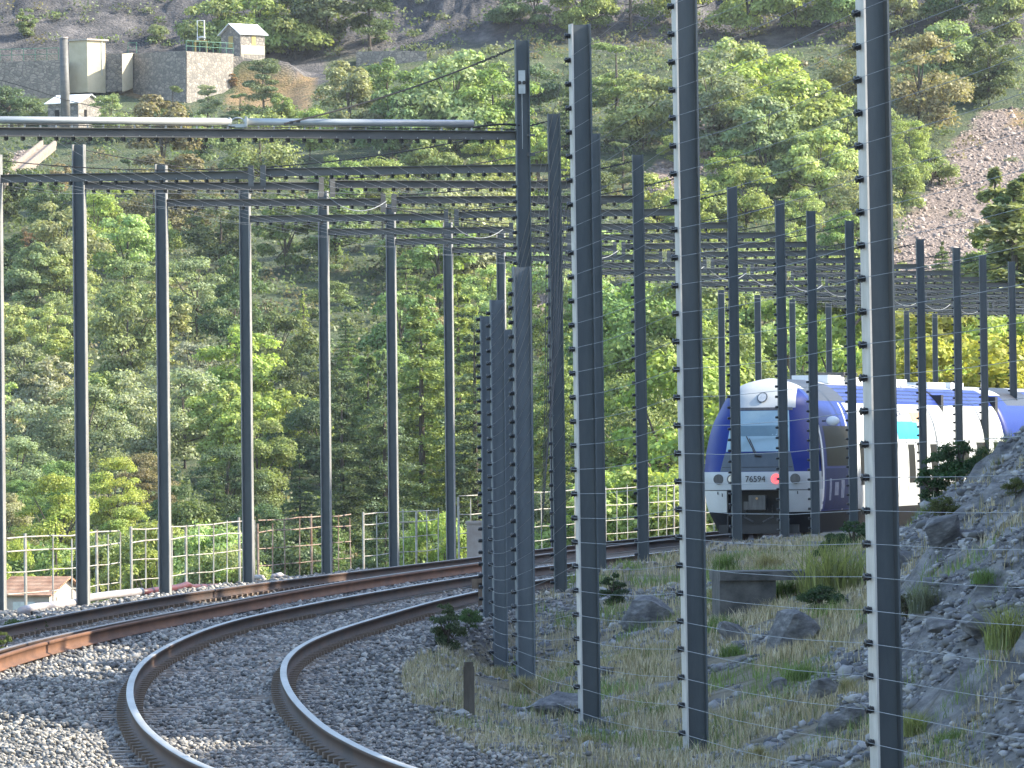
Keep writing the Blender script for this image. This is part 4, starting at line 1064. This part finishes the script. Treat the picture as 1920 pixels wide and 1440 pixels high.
def tree(px, top, bot, kind, colr, Y=None, wide=1.0):
    Y = Y or y_for(px, bot); X = (px - 960) / F * Y; z = gz(X, Y); _, pb_ = proj(X, Y, z)
    h = (pb_ - top) / sc(Y) if top is not None else KH[kind]
    TREES.append((px, top, X, Y, z, max(h, .8), kind, colr, wide, pb_))
T = tree
# trees read off the photograph: px, top, foot, kind, colour
T(215, 868, 1010, 'broad', 'lime'); T(105, 855, 1000, 'broad', 'mid'); T(30, 900, 1020, 'airy', 'mid'); T(415, 735, 900, 'broad', 'lime'); T(545, 700, 900, 'broad', 'lime')
T(480, 800, 985, 'broad', 'mid'); T(275, 850, 985, 'airy', 'brown'); T(400, 870, 1040, 'conifer', 'dark'); T(330, 920, 1060, 'broad', 'dark'); T(560, 850, 1035, 'conifer', 'dark')
T(690, 640, 1010, 'conifer', 'mid'); T(790, 540, 1020, 'conifer', 'mid'); T(860, 520, 960, 'conifer', 'bright'); T(720, 690, 1040, 'conifer', 'blue'); T(890, 640, 1030, 'conifer', 'blue')
T(640, 740, 1045, 'conifer', 'dark'); T(570, 545, 660, 'spike', 'lime'); T(240, 535, 720, 'broad', 'olive'); T(90, 570, 680, 'broad', 'pale'); T(45, 625, 740, 'broad', 'olive')
T(120, 640, 760, 'broad', 'bright'); T(60, 740, 930, 'airy', 'grey'); T(150, 720, 930, 'airy', 'grey'); T(255, 720, 900, 'airy', 'grey'); T(345, 690, 880, 'airy', 'grey'); T(195, 690, 850, 'broad', 'bright')
T(25, 820, 980, 'airy', 'grey'); T(240, 395, 540, 'broad', 'pale'); T(370, 480, 640, 'airy', 'olive'); T(440, 520, 660, 'broad', 'dark'); T(520, 560, 720, 'broad', 'dark')
T(860, 60, 285, 'broad', 'pale'); T(930, 120, 290, 'broad', 'bright'); T(660, 130, 270, 'broad', 'olive'); T(740, 145, 300, 'broad', 'mid'); T(640, 295, 420, 'broad', 'bright')
T(330, 150, 262, 'pine', 'blue'); T(395, 165, 262, 'pine', 'grey'); T(500, 118, 258, 'pine', 'blue'); T(455, 165, 258, 'pine', 'blue'); T(535, 185, 262, 'broad', 'bright'); T(210, 175, 268, 'airy', 'olive')
T(445, 275, 335, 'broad', 'olive'); T(350, 280, 350, 'broad', 'olive'); T(245, 290, 370, 'pine', 'dark'); T(1160, 60, 250, 'pine', 'mid'); T(1210, 110, 280, 'broad', 'olive')
T(1380, 40, 250, 'broad', 'pale'); T(1450, 70, 280, 'broad', 'lime'); T(1340, 100, 300, 'broad', 'olive'); T(1520, 130, 330, 'broad', 'bright'); T(1440, 200, 380, 'broad', 'olive'); T(1540, 230, 400, 'broad', 'pale')
T(1730, 60, 260, 'airy', 'brown'); T(1770, 30, 200, 'broad', 'olive'); T(1860, 60, 200, 'broad', 'dark'); T(1700, 270, 400, 'broad', 'bright'); T(1750, 280, 350, 'shrub', 'olive')
T(1905, 325, 760, 'conifer', 'olive', 296, 1.7); T(1870, 375, 760, 'conifer', 'olive', 300, 1.5); T(1940, 350, 760, 'conifer', 'mid', 298, 1.7); T(1838, 425, 760, 'conifer', 'mid', 305, 1.4); T(1830, 600, 830, 'broad', 'yellow', 262, 1.2); T(1760, 610, 830, 'broad', 'yellow', 268); T(1890, 620, 830, 'broad', 'lime', 266)
T(1700, 590, 830, 'broad', 'lime', 275); T(1600, 575, 830, 'pine', 'dark', 280); T(1640, 600, 830, 'broad', 'bright', 285); T(1080, 520, 900, 'conifer', 'bright'); T(1160, 500, 900, 'broad', 'mid'); T(1230, 560, 930, 'broad', 'bright')
T(1310, 540, 930, 'broad', 'mid'); T(1400, 545, 900, 'conifer', 'mid'); T(1480, 580, 900, 'broad', 'bright'); T(1550, 590, 880, 'broad', 'pale'); T(1210, 700, 1000, 'airy', 'mid'); T(1040, 600, 990, 'conifer', 'mid')
T(1300, 700, 1000, 'broad', 'lime', 270); T(1240, 850, 1040, 'broad', 'lime', 262); T(1150, 860, 1050, 'broad', 'bright', 262); T(1110, 800, 1050, 'conifer', 'dark', 270)
T(70, 470, 600, 'broad', 'olive'); T(60, 425, 470, 'shrub', 'red'); T(30, 440, 560, 'broad', 'dark'); T(800, 560, 640, 'shrub', 'brown'); T(770, 360, 520, 'broad', 'mid'); T(870, 330, 560, 'airy', 'grey')
# bushes close behind the railing
T(102, 968, 1300, 'spike', 'lime', 256, .7); T(22, 1030, 1300, 'broad', 'lime', 258, .6); T(380, 985, 1240, 'airy', 'pale', 240, .8); T(430, 1005, 1240, 'broad', 'olive', 238, .7); T(620, 985, 1220, 'conifer', 'mid', 240)
T(65, 1000, 1260, 'broad', 'mid', 262); T(830, 940, 1200, 'broad', 'bright', 240, .6); T(290, 1000, 1240, 'broad', 'bright', 250); T(200, 985, 1240, 'broad', 'mid', 258, .9)
T(720, 960, 1200, 'conifer', 'dark', 250); T(530, 970, 1230, 'broad', 'dark', 256); T(350, 960, 1230, 'broad', 'dark', 262)
# fill the wooded slope between them
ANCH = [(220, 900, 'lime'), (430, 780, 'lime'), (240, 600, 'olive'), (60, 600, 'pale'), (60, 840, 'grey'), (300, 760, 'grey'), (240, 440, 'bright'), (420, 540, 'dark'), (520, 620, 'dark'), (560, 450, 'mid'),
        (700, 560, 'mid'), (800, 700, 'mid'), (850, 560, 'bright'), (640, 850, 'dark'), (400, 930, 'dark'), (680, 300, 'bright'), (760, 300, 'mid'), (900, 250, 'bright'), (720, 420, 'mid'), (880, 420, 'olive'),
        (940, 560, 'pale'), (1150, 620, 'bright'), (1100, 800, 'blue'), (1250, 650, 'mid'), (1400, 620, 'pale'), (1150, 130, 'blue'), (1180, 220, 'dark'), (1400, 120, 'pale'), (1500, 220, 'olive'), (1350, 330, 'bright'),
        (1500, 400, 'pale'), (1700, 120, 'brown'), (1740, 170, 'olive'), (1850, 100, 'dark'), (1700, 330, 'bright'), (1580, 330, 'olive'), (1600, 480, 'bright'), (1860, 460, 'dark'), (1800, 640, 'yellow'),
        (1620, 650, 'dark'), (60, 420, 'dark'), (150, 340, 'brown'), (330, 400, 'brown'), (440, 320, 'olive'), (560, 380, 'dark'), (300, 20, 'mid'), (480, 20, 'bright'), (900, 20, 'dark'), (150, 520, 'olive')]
def in_poly(px, py, pts): return poly_mask(np.array([px], float), np.array([py], float), pts)[0] > .5
NOGO = [[(0, 40), (520, 40), (600, 140), (560, 240), (470, 250), (300, 190), (300, 265), (0, 265)], [(640, 60), (830, 60), (830, 140), (640, 140)], [(0, 270), (110, 270), (110, 330), (0, 380)]] + [[(x, y) for x, y in p] for p in SCREE]
fill = 0
yb_ = 1190
while yb_ > 205:
    step = 74 if yb_ < 900 else 100
    xx = -20 + random.uniform(0, 60)
    while xx < 1950:
        px = xx + random.uniform(-25, 25); bot = yb_ + random.uniform(-26, 26); xx += random.uniform(82, 118)
        if any(in_poly(px, bot - 12, p) for p in NOGO) or any(in_poly(px, bot - 45, p) for p in SCREE) or (1560 < px and 620 < bot): continue
        top_h = random.uniform(95, 170) * (1.25 if bot > 700 else 1.0)
        if any(abs(px - t[0]) < 36 and abs(bot - t[9]) < 42 for t in TREES): continue
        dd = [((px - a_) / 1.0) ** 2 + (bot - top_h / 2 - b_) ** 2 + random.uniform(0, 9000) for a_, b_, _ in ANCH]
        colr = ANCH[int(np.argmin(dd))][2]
        kd = random.choices(['broad', 'airy', 'conifer', 'pine', 'shrub'], {'grey': (1, 6, 0, 0, 1), 'dark': (4, 1, 3, 2, 0), 'mid': (5, 1, 3, 1, 0), 'blue': (3, 1, 3, 3, 0), 'brown': (3, 3, 0, 0, 3)}.get(colr, (7, 2, 0, 0, 1)))[0]
        if bot < 420 and 1050 < px < 1300 and random.random() < .4: kd = 'pine'
        if kd == 'shrub': top_h *= .55
        tree(px, bot - top_h, bot, kd, colr); fill += 1
    yb_ -= step * random.uniform(.9, 1.05)
# trees on the upper cliff
for px, top, bot, kd, cl in ((55, 20, 75, 'shrub', 'mid'), (420, -40, 30, 'broad', 'olive'), (490, -50, 35, 'broad', 'bright'), (560, -40, 30, 'broad', 'bright'),
                             (620, -60, 40, 'broad', 'dark'), (700, -60, 40, 'pine', 'dark'), (960, -40, 60, 'broad', 'mid'), (1010, -50, 60, 'broad', 'olive'), (1100, -60, 80, 'broad', 'bright'), (1190, -80, 60, 'pine', 'mid'),
                             (1300, -90, 60, 'broad', 'lime'), (1410, -80, 70, 'broad', 'pale'), (1500, -80, 80, 'broad', 'bright'), (1580, -80, 60, 'broad', 'pale'), (1690, -80, 70, 'broad', 'olive'), (1800, -90, 60, 'broad', 'dark'), (1890, -70, 80, 'broad', 'mid'),
                             (20, 150, 225, 'shrub', 'dark'), (55, 180, 235, 'broad', 'dark'), (440, 140, 165, 'shrub', 'red'), (300, 40, 80, 'shrub', 'olive'), (420, 5, 50, 'shrub', 'olive')):
    T(px, top, bot, kd, cl)
used = {}
for t in TREES:
    t_row, t_col = row_name(t[9] - 60), col_name(t[0]); key = (COLS[t[7]][1], KWORD[t[6]], t_row, t_col); used.setdefault(key, []).append(t)
ORDW = ['leftmost', 'second from left', 'third from left', 'fourth from left', 'fifth from left', 'sixth from left', 'seventh from left']
for key, lst in used.items():
    lst.sort(key=lambda t: t[0])
    for n_, t in enumerate(lst):
        px, top, X, Y, z, h, kind, colr, wide, pb_ = t
        lab = '%s %s %s %s' % (key[0], key[1], key[2], ENAME[key[3]])
        if len(lst) > 1: lab += ', ' + (ORDW[n_] if n_ < len(lst) - 1 or n_ > 6 else 'rightmost')
        src = FINE[kind] if Y < 345 and kind in FINE else KIND[kind]; cm, tm = src[int(RNG.integers(len(src)))]
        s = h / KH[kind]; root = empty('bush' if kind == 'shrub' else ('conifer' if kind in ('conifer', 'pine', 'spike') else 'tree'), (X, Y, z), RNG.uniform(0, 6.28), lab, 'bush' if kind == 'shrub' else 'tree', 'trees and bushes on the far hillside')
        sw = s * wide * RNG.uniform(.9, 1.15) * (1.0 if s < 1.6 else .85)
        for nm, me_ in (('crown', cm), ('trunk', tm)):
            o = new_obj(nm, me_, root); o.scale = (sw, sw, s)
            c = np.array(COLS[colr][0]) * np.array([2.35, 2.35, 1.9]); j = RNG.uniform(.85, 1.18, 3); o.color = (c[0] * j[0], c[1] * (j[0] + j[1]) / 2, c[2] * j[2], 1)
print('TREES', len(TREES), 'fill', fill)
# scrub that covers the slope between the trees
def scrub(name, n, colr, label, seed):
    out = []; r = np.random.default_rng(seed); c = 0
    Y = r.uniform(232, 590, n) ; X = r.uniform(-.085, .085, n) * Y; Z = ground(X, Y); PX_, PY_ = proj(X, Y, Z)
    msk = np.zeros(n)
    for p in SCREE: msk = np.maximum(msk, poly_mask(PX_, PY_, p))
    ok = ((msk < .5) | (r.random(n) < .06)) & ~((X < -14) & (Y > 518) & (Y < 542)) & (PY_ > -40) & ~((X > xL(Y) - 3) & (Y < 262)) & (fbm(X / 6, Y / 9, seed) > -.25)
    X, Y, Z = X[ok], Y[ok], Z[ok]; m = 46
    R = r.uniform(.45, 1.25, len(X)); d = rand_dir(len(X) * m); d[:, 2] = np.abs(d[:, 2])
    P = np.repeat(np.stack([X, Y, Z], 1), m, 0) + d * (np.repeat(R, m) * r.uniform(.5, 1.05, len(X) * m))[:, None] * np.array([1.1, 1.1, .95])
    leaf_quads(P, d + np.array([0, 0, .4]), r.uniform(.14, .34, len(P)), out)
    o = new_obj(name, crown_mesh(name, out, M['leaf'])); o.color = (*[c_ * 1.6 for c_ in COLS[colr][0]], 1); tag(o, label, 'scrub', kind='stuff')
scrub('green_scrub', 3600, 'mid', 'low green scrub between the trees on the far slope', 1)
scrub('olive_scrub', 2600, 'olive', 'low olive scrub between the trees on the far slope', 2)
scrub('brown_scrub', 1500, 'brown', 'dry brownish scrub between the trees on the far slope', 3)

# ------------------------------------------------------------------ foreground bank: grass, weeds, rocks
def blades(name, P, H, Wb, mat, lean=.5, out=None):
    n = len(P); a = RNG.uniform(0, 6.28, n); l = RNG.normal(0, lean, n); dx, dy = np.cos(a), np.sin(a)
    side = np.stack([-dy, dx, dx * 0], 1) * (Wb / 2)[:, None]
    tip = P + np.stack([dx * l * H, dy * l * H, H], 1); mid = P + np.stack([dx * l * H * .25, dy * l * H * .25, H * .55], 1)
    V = np.stack([P - side, P + side, mid + side * .75, mid - side * .75, tip], 1).reshape(-1, 3)
    b_ = np.arange(n) * 5
    F4 = np.stack([b_, b_ + 1, b_ + 2, b_ + 3], 1); tri = np.stack([b_ + 3, b_ + 2, b_ + 4, b_ + 4], 1)[:, :3]
    me = bpy.data.meshes.new(name); Fl = np.concatenate([np.concatenate([F4, np.zeros((n, 0), int)], 1).ravel(), tri.ravel()])
    me.vertices.add(len(V)); me.vertices.foreach_set('co', V.astype(np.float32).ravel()); me.loops.add(len(Fl)); me.loops.foreach_set('vertex_index', Fl.astype(np.int32))
    me.polygons.add(2 * n); st = np.concatenate([np.arange(n) * 4, 4 * n + np.arange(n) * 3]); me.polygons.foreach_set('loop_start', st.astype(np.int32))
    me.polygons.foreach_set('loop_total', np.concatenate([np.full(n, 4), np.full(n, 3)]).astype(np.int32)); me.materials.append(mat); me.update(); me.validate(); return me
def bank_grass():
    n = 260000; Y = RNG.uniform(48, 150, n) ; Y = np.where(RNG.random(n) < .6, RNG.uniform(48, 100, n), Y); X = xR2(Y) + 1.3 + RNG.uniform(0, 9.5, n)
    rk = X - xB(Y); cl = fbm(X / .8, Y / 2.0, 200, 4)
    ok = (cl > np.where(rk > 0, .30, -.06) + .12 * RNG.random(n)) & (RNG.random(n) < np.where(X > xF(Y), 1, .8))
    X, Y = X[ok], Y[ok]; px, py = proj(X, Y, 0 * X); k = (px > 700) & (px < 2050); X, Y = X[k], Y[k]
    Z = ground(X, Y) - .02; H = RNG.uniform(.05, .20, len(X)) * (1 + .5 * fbm(X, Y, 210, 2)); Wb = RNG.uniform(.004, .010, len(X)) * (Y / 62)
    o = new_obj('dry_grass', blades('dry_grass', np.stack([X, Y, Z], 1), H, Wb, M['dry'])); tag(o, 'dry tan and green grass on the bank below the detector posts', 'grass', kind='stuff')
bank_grass()
def green_grass():
    n = 160000; Y = RNG.uniform(48, 130, n); X = xR2(Y) + 1.4 + RNG.uniform(0, 9.5, n); rk = X - xB(Y)
    ok = (fbm(X / .9 + 31, Y / 2.4 + 7, 240, 3) > np.where(rk > 0, .36, .24) + .1 * RNG.random(n)) & (rk < 4)
    X, Y = X[ok], Y[ok]; px, py = proj(X, Y, 0 * X); k = (px > 760) & (px < 2050); X, Y = X[k], Y[k]; Z = ground(X, Y) - .02
    o = new_obj('green_grass', blades('green_grass', np.stack([X, Y, Z], 1), RNG.uniform(.06, .24, len(X)), RNG.uniform(.004, .010, len(X)) * (Y / 62), M['leaf'], .6)); o.color = (.17, .24, .07, 1)
    tag(o, 'patches of fresh green grass on the bank', 'grass', kind='stuff')
green_grass()
def gravel():
    n = 90000; Y = RNG.uniform(49, 112, n); X = xR2(Y) + 1.5 + RNG.uniform(0, 9, n); px, py = proj(X, Y, 0 * X)
    ok = (px > 700) & (px < 2000) & ((fbm(X / .7, Y / 1.8, 90, 4) > .05) | ((X > xB(Y)) & (fbm(X / .5, Y / 1.2, 92, 3) > .12))) & (X < xB(Y) + 4.5); X, Y = X[ok], Y[ok]; rk = X - xB(Y)
    S = RNG.gamma(1.3, .014, len(X)) + .010; S = np.minimum(S, .10)
    o = new_obj('rubble', stones_mesh('rubble', np.stack([X, Y, ground(X, Y) + S * .2], 1), S, M['slate'], .55)); tag(o, 'loose grey slate rubble strewn over the bank and rock slope', 'rubble', kind='stuff')
M['slate'] = stone_mat('slate_rubble', (.07, .074, .08), (.16, .16, .16), (.36, .35, .33))
gravel()
def tuft_mesh(n, R, H, w, droop=.55):
    a = RNG.uniform(0, 6.28, n); r = R * RNG.uniform(0, .5, n) ; P = np.stack([r * np.cos(a), r * np.sin(a), np.full(n, -.03)], 1)
    return blades('blades', P, H * RNG.uniform(.45, 1.0, n), np.full(n, w), M['leaf'], droop)
TUFT = [tuft_mesh(420, .5, .62, .012), tuft_mesh(360, .42, .5, .011, .7), tuft_mesh(300, .6, .4, .012, .8)]
def find_Y(px, py, y0=46, y1=240):
    Ys = np.arange(y0, y1, .25); X = np.array([ray(px, py)[0] / ray(px, py)[1]]) * Ys; g = ground(X, Ys); zr = CAMZ + ray(px, py)[2] / ray(px, py)[1] * Ys
    k = np.where(g >= zr)[0]; return float(Ys[k[0]]) if len(k) else y1
def foot(px, py, Y=None):
    Y = Y or find_Y(px, py); x, y, z = ray(px, py); X = x / y * Y; return Vector((X, Y, gz(X, Y)))
def tuft(px, py, hpx, colr, label, Y=None, k=0, wide=1., cat='grass tuft', name='grass_tuft'):
    p = foot(px, py, Y); o = new_obj(name, TUFT[k]); o.location = p; s = hpx / sc(p.y) / .55; o.scale = (s * wide, s * wide, s); o.rotation_euler = (0, 0, RNG.uniform(0, 6.28))
    o.color = (*colr, 1); return tag(o, label, cat)
G1, G2, G3 = (.27, .30, .10), (.14, .22, .06), (.36, .32, .17)
tuft(1565, 1120, 115, G1, 'big pale grass tussock left of the broad post', None, 0, 1.25)
tuft(1890, 1215, 105, G1, 'grass tussock at the right edge below the rock slope', None, 1, 1.1)
tuft(1735, 1150, 70, (.17, .19, .13), 'grey green tussock just right of the broad post', None, 1, 1.2)
tuft(1505, 1275, 50, G2, 'fresh green tuft above the light boulder', None, 2, 1.3)
tuft(1355, 1185, 55, G2, 'green tuft beside the tilted rock slab', None, 2, 1.2)
tuft(1240, 1345, 38, G2, 'green tuft left of the tall detector post', None, 2, 1.3)
tuft(1590, 1300, 40, G3, 'yellowish tuft left of the broad post foot', None, 1, 1.2)
tuft(1375, 1230, 42, G2, 'small green tuft right of the tall detector post', None, 2, 1.2)
tuft(1715, 1380, 60, G1, 'yellow green tuft at the right of the broad post foot', None, 1, 1.3)
tuft(1790, 1395, 50, G2, 'green tuft at bottom right of the broad post', None, 2, 1.5)
tuft(1360, 1045, 45, G2, 'dark green tuft in front of the train', 118, 0, 1.2)
tuft(1440, 1035, 40, G3, 'dry tuft in front of the train coupler', 120, 1, 1.8)
tuft(1470, 1120, 60, G2, 'green tuft in front of the dark culvert', None, 2, 1.4)
tuft(1345, 1130, 40, G3, 'dry tuft at the left of the dark culvert', None, 1, 1.4)
tuft(1850, 1120, 50, G2, 'green tuft between slope stones above the edge tussock', None, 2, 1.2)
tuft(1660, 1250, 44, G2, 'green tuft just left of the lower broad post', None, 2, 1.3)
tuft(1420, 1425, 40, G3, 'pale weed tuft at the bottom edge', None, 1, 1.6)
tuft(1100, 1400, 30, G3, 'dry tuft at the foot of the topped detector post', None, 1, 1.5)
tuft(980, 1300, 42, G3, 'dry flowering tuft at the foot of the streaked post', None, 1, 1.2)
tuft(935, 1275, 34, G3, 'dry tuft at the foot of the short dark post', None, 1, 1.4)
tuft(1300, 1410, 52, G3, 'dry tuft at the foot of the tall detector post', None, 1, 1.2)
tuft(1840, 905, 60, G1, 'tall thin grass on the crest of the rock slope', 101, 0, 1.0)
tuft(1895, 860, 75, G1, 'tall grass on the rock crest at the right edge', 100, 0, 1.0)
tuft(1580, 985, 45, (.12, .16, .04), 'bright tuft right of the train skirt', 135, 1, 1.5)
def plant(px, py, hpx, colr, label, Y=None, k=0, wide=1., name='bush', cat='bush'):
    p = foot(px, py, Y); cm, tm = KIND['shrub'][k]; h = hpx / sc(p.y); s = h / 2.0
    root = empty(name, p, RNG.uniform(0, 6.28), label, cat)
    for nm, me_ in (('foliage', cm), ('stem', tm)):
        o = new_obj(nm, me_, root); o.scale = (s * wide, s * wide, s); o.color = (*colr, 1)
    return root
plant(1800, 885, 100, (.045, .10, .03), 'leafy dark green bush on the rock crest hiding the train side', 100, 0, .95)
plant(1755, 900, 85, (.045, .10, .03), 'lower left leafy bush on the rock crest edge', 100.5, 1, 1.0)
plant(1848, 870, 75, (.06, .11, .04), 'lighter bush behind the rock crest', 101, 2, .8)
plant(1600, 1020, 80, (.05, .10, .035), 'green bush between the train skirt and the broad post', 124, 0, 1.0)
plant(1560, 1045, 60, (.055, .10, .035), 'low green bush right of the last post before the train', 118, 1, 1.2)
plant(1540, 1150, 60, (.05, .095, .035), 'dark green bush under the big pale tussock', None, 2, 1.2)
plant(840, 1225, 85, (.075, .11, .045), 'wispy green weed at the ballast edge left of short posts', None, 1, .8, 'weed', 'weed')
plant(880, 1180, 45, (.08, .15, .035), 'bright green weed beside the marker post', None, 2, .9, 'weed', 'weed')
plant(1150, 1105, 60, (.06, .10, .04), 'weed at the foot of the gantry post by the boulder', 108, 1, .9, 'weed', 'weed')
plant(30, 1195, 40, (.08, .14, .03), 'green weeds at the end of the pale pipe', None, 2, 1.3, 'weed', 'weed')
plant(70, 1190, 32, (.06, .11, .03), 'small weeds growing against the left rail', None, 1, 1.2, 'weed', 'weed')
plant(5, 1245, 55, (.12, .16, .03), 'yellow green weed between the rails at left edge', None, 1, .8, 'weed', 'weed')
plant(500, 1078, 20, (.06, .12, .03), 'low weeds at the pipe stub', None, 2, 1.6, 'weed', 'weed')
plant(1770, 985, 60, (.10, .12, .03), 'mossy cushion on the middle of the rock slope', None, 2, .9, 'moss_cushion', 'moss')
plant(1905, 930, 40, (.11, .13, .03), 'mossy cushion at the right edge of the rock slope', None, 2, .9, 'moss_cushion', 'moss')
plant(1700, 1170, 50, (.10, .10, .05), 'brownish plant at the right side of the broad post', None, 0, .8, 'weed', 'weed')
def rock_obj(px, py, wpx, hpx, label, Y=None, tilt=0., seed=0, mat='slate_rock', flat=1.0):
    p = foot(px, py, Y); s = sc(p.y); w, h = wpx / s, hpx / s
    rr = np.random.default_rng(seed); bm = bmesh.new()
    for k in range(26):
        d = rr.normal(0, 1, 3); d /= np.abs(d).max() ** .6 * np.linalg.norm(d) ** .4; bm.verts.new(Vector(d * rr.uniform(.8, 1.1, 3)))
    g = bmesh.ops.convex_hull(bm, input=bm.verts); bmesh.ops.delete(bm, geom=[e for e in g['geom_interior'] if isinstance(e, bmesh.types.BMVert)], context='VERTS')
    bmesh.ops.triangulate(bm, faces=bm.faces); bmesh.ops.subdivide_edges(bm, edges=bm.edges, cuts=3, use_grid_fill=True)
    for v in bm.verts:
        c = v.co.copy(); c *= 1 + .12 * float(fbm(c.x * 2.2 + c.z * 4 + seed, c.y * 2.2, seed + 9, 4)); v.co = Vector((c.x * w * .5, c.y * w * .6, c.z * h * .62))
    me_ = bpy.data.meshes.new('boulder'); bm.to_mesh(me_); bm.free(); me_.materials.append(M[mat])
    o = new_obj('boulder', me_); o.location = p + Vector((0, 0, h * .30)); o.rotation_euler = (0, tilt, RNG.uniform(-.4, .4)); return tag(o, label, 'boulder')
def rock_mat():
    t = NT('slate_rock'); v = t.coord('Object', (1, 1, 2.6)); n_ = t.noise(v, 4, 8, .7); c = t.ramp(n_, [(.3, (.075, .078, .085)), (.5, (.20, .20, .20)), (.68, (.42, .41, .395))]); t.col(c)
    t.bump(t.noise(v, 12, 9, .8), 1.0, .08); return t.set(.85)
M['slate_rock'] = rock_mat()
rock_obj(1213, 1128, 95, 65, 'grey boulder in front of the gantry post right of the topped detector post', 101, 0, 3)
rock_obj(1380, 1160, 95, 32, 'tilted rock slab leaning in front of the culvert', 84, .75, 5)
rock_obj(1500, 1215, 130, 85, 'dark jagged rock outcrop left of the broad post', None, 0, 7)
rock_obj(1135, 1270, 110, 22, 'flat grey rock right of the topped detector post', None, 0, 9)
rock_obj(1050, 1345, 120, 50, 'dark flat slab between streaked and topped detector posts', None, .15, 11)
rock_obj(1548, 1305, 62, 38, 'light grey boulder below the fresh green tuft', None, 0, 13)
rock_obj(1455, 1300, 44, 32, 'small light boulder left of the light grey boulder', None, 0, 15)
rock_obj(1590, 1375, 110, 60, 'big dim boulder at the left of the broad post foot', None, 0, 17)
rock_obj(1770, 1020, 75, 50, 'pale angular boulder on the rock slope below the moss', None, -.3, 19)
rock_obj(1700, 1060, 60, 30, 'boulder right beside the broad post on the slope', None, .2, 21)
rock_obj(1765, 1185, 60, 22, 'pale flat stone on the slope right of the broad post', None, 0, 23)
rock_obj(1775, 1408, 50, 16, 'white stone low at the right of the broad post', None, 0, 25)
rock_obj(1840, 1200, 90, 34, 'dim rounded rock left of the edge tussock', None, 0, 27)
# culvert head
cv = foot(1395, 1140, 92); r = empty('culvert', cv, .1, 'dark concrete culvert head half buried in the bank before the train', 'culvert')
MB().box((0, 0, .18), (.75, .8, .6)).obj('head_wall', M['darkconc'], r); MB().box((.25, .1, .54), (1.25, 1.1, .12)).obj('slab', M['darkconc'], r)
# marker stakes
p = foot(880, 1345); o = MB().box((0, 0, .2), (.11, .1, .62)).box((0, 0, .53), (.09, .08, .05)).obj('marker_stake', M['bark']); o.location = p; tag(o, 'weathered stake standing in the grass below the short posts', 'stake')
p = foot(903, 1178, 112); o = MB().box((0, 0, .2), (.10, .1, .5)).box((-.05, 0, .44), (.2, .1, .16)).obj('track_marker', M['fastening']); o.location = p; tag(o, 'small dark marker post beside the right rail left of short posts', 'marker')

def scree_stones():
    n = 170000; Y = RNG.uniform(300, 545, n); X = RNG.uniform(-.08, .085, n) * Y; Z = ground(X, Y); px, py = proj(X, Y, Z); m = np.zeros(n)
    for p in SCREE: m = np.maximum(m, poly_mask(px, py, p))
    ok = (m > .5) & (RNG.random(n) < .8); X, Y, Z = X[ok], Y[ok], Z[ok]; S = np.minimum(RNG.gamma(1.3, .045, len(X)) + .04, .4)
    o = new_obj('scree_stones', stones_mesh('scree_stones', np.stack([X, Y, Z], 1), S, M['scree_stone'], .7)); tag(o, 'pinkish grey loose stones lying on the scree slopes', 'scree', kind='stuff')
M['scree_stone'] = stone_mat('scree_stone', (.13, .10, .085), (.25, .195, .165), (.40, .325, .28))
scree_stones()

# ------------------------------------------------------------------ valley air
def haze():
    m = bpy.data.materials.new('haze_air'); m.use_nodes = True; t = m.node_tree; t.nodes.remove(t.nodes['Principled BSDF'])
    v = t.nodes.new('ShaderNodeVolumePrincipled'); v.inputs['Color'].default_value = (.80, .88, 1.0, 1); v.inputs['Density'].default_value = .00007; v.inputs['Anisotropy'].default_value = .2
    t.links.new(v.outputs[0], t.nodes['Material Output'].inputs['Volume'])
    o = MB().box((0, 360, 46), (1010, 1340, 114)).obj('haze', m); tag(o, 'thin bluish haze filling the valley', 'haze', kind='stuff')
haze()
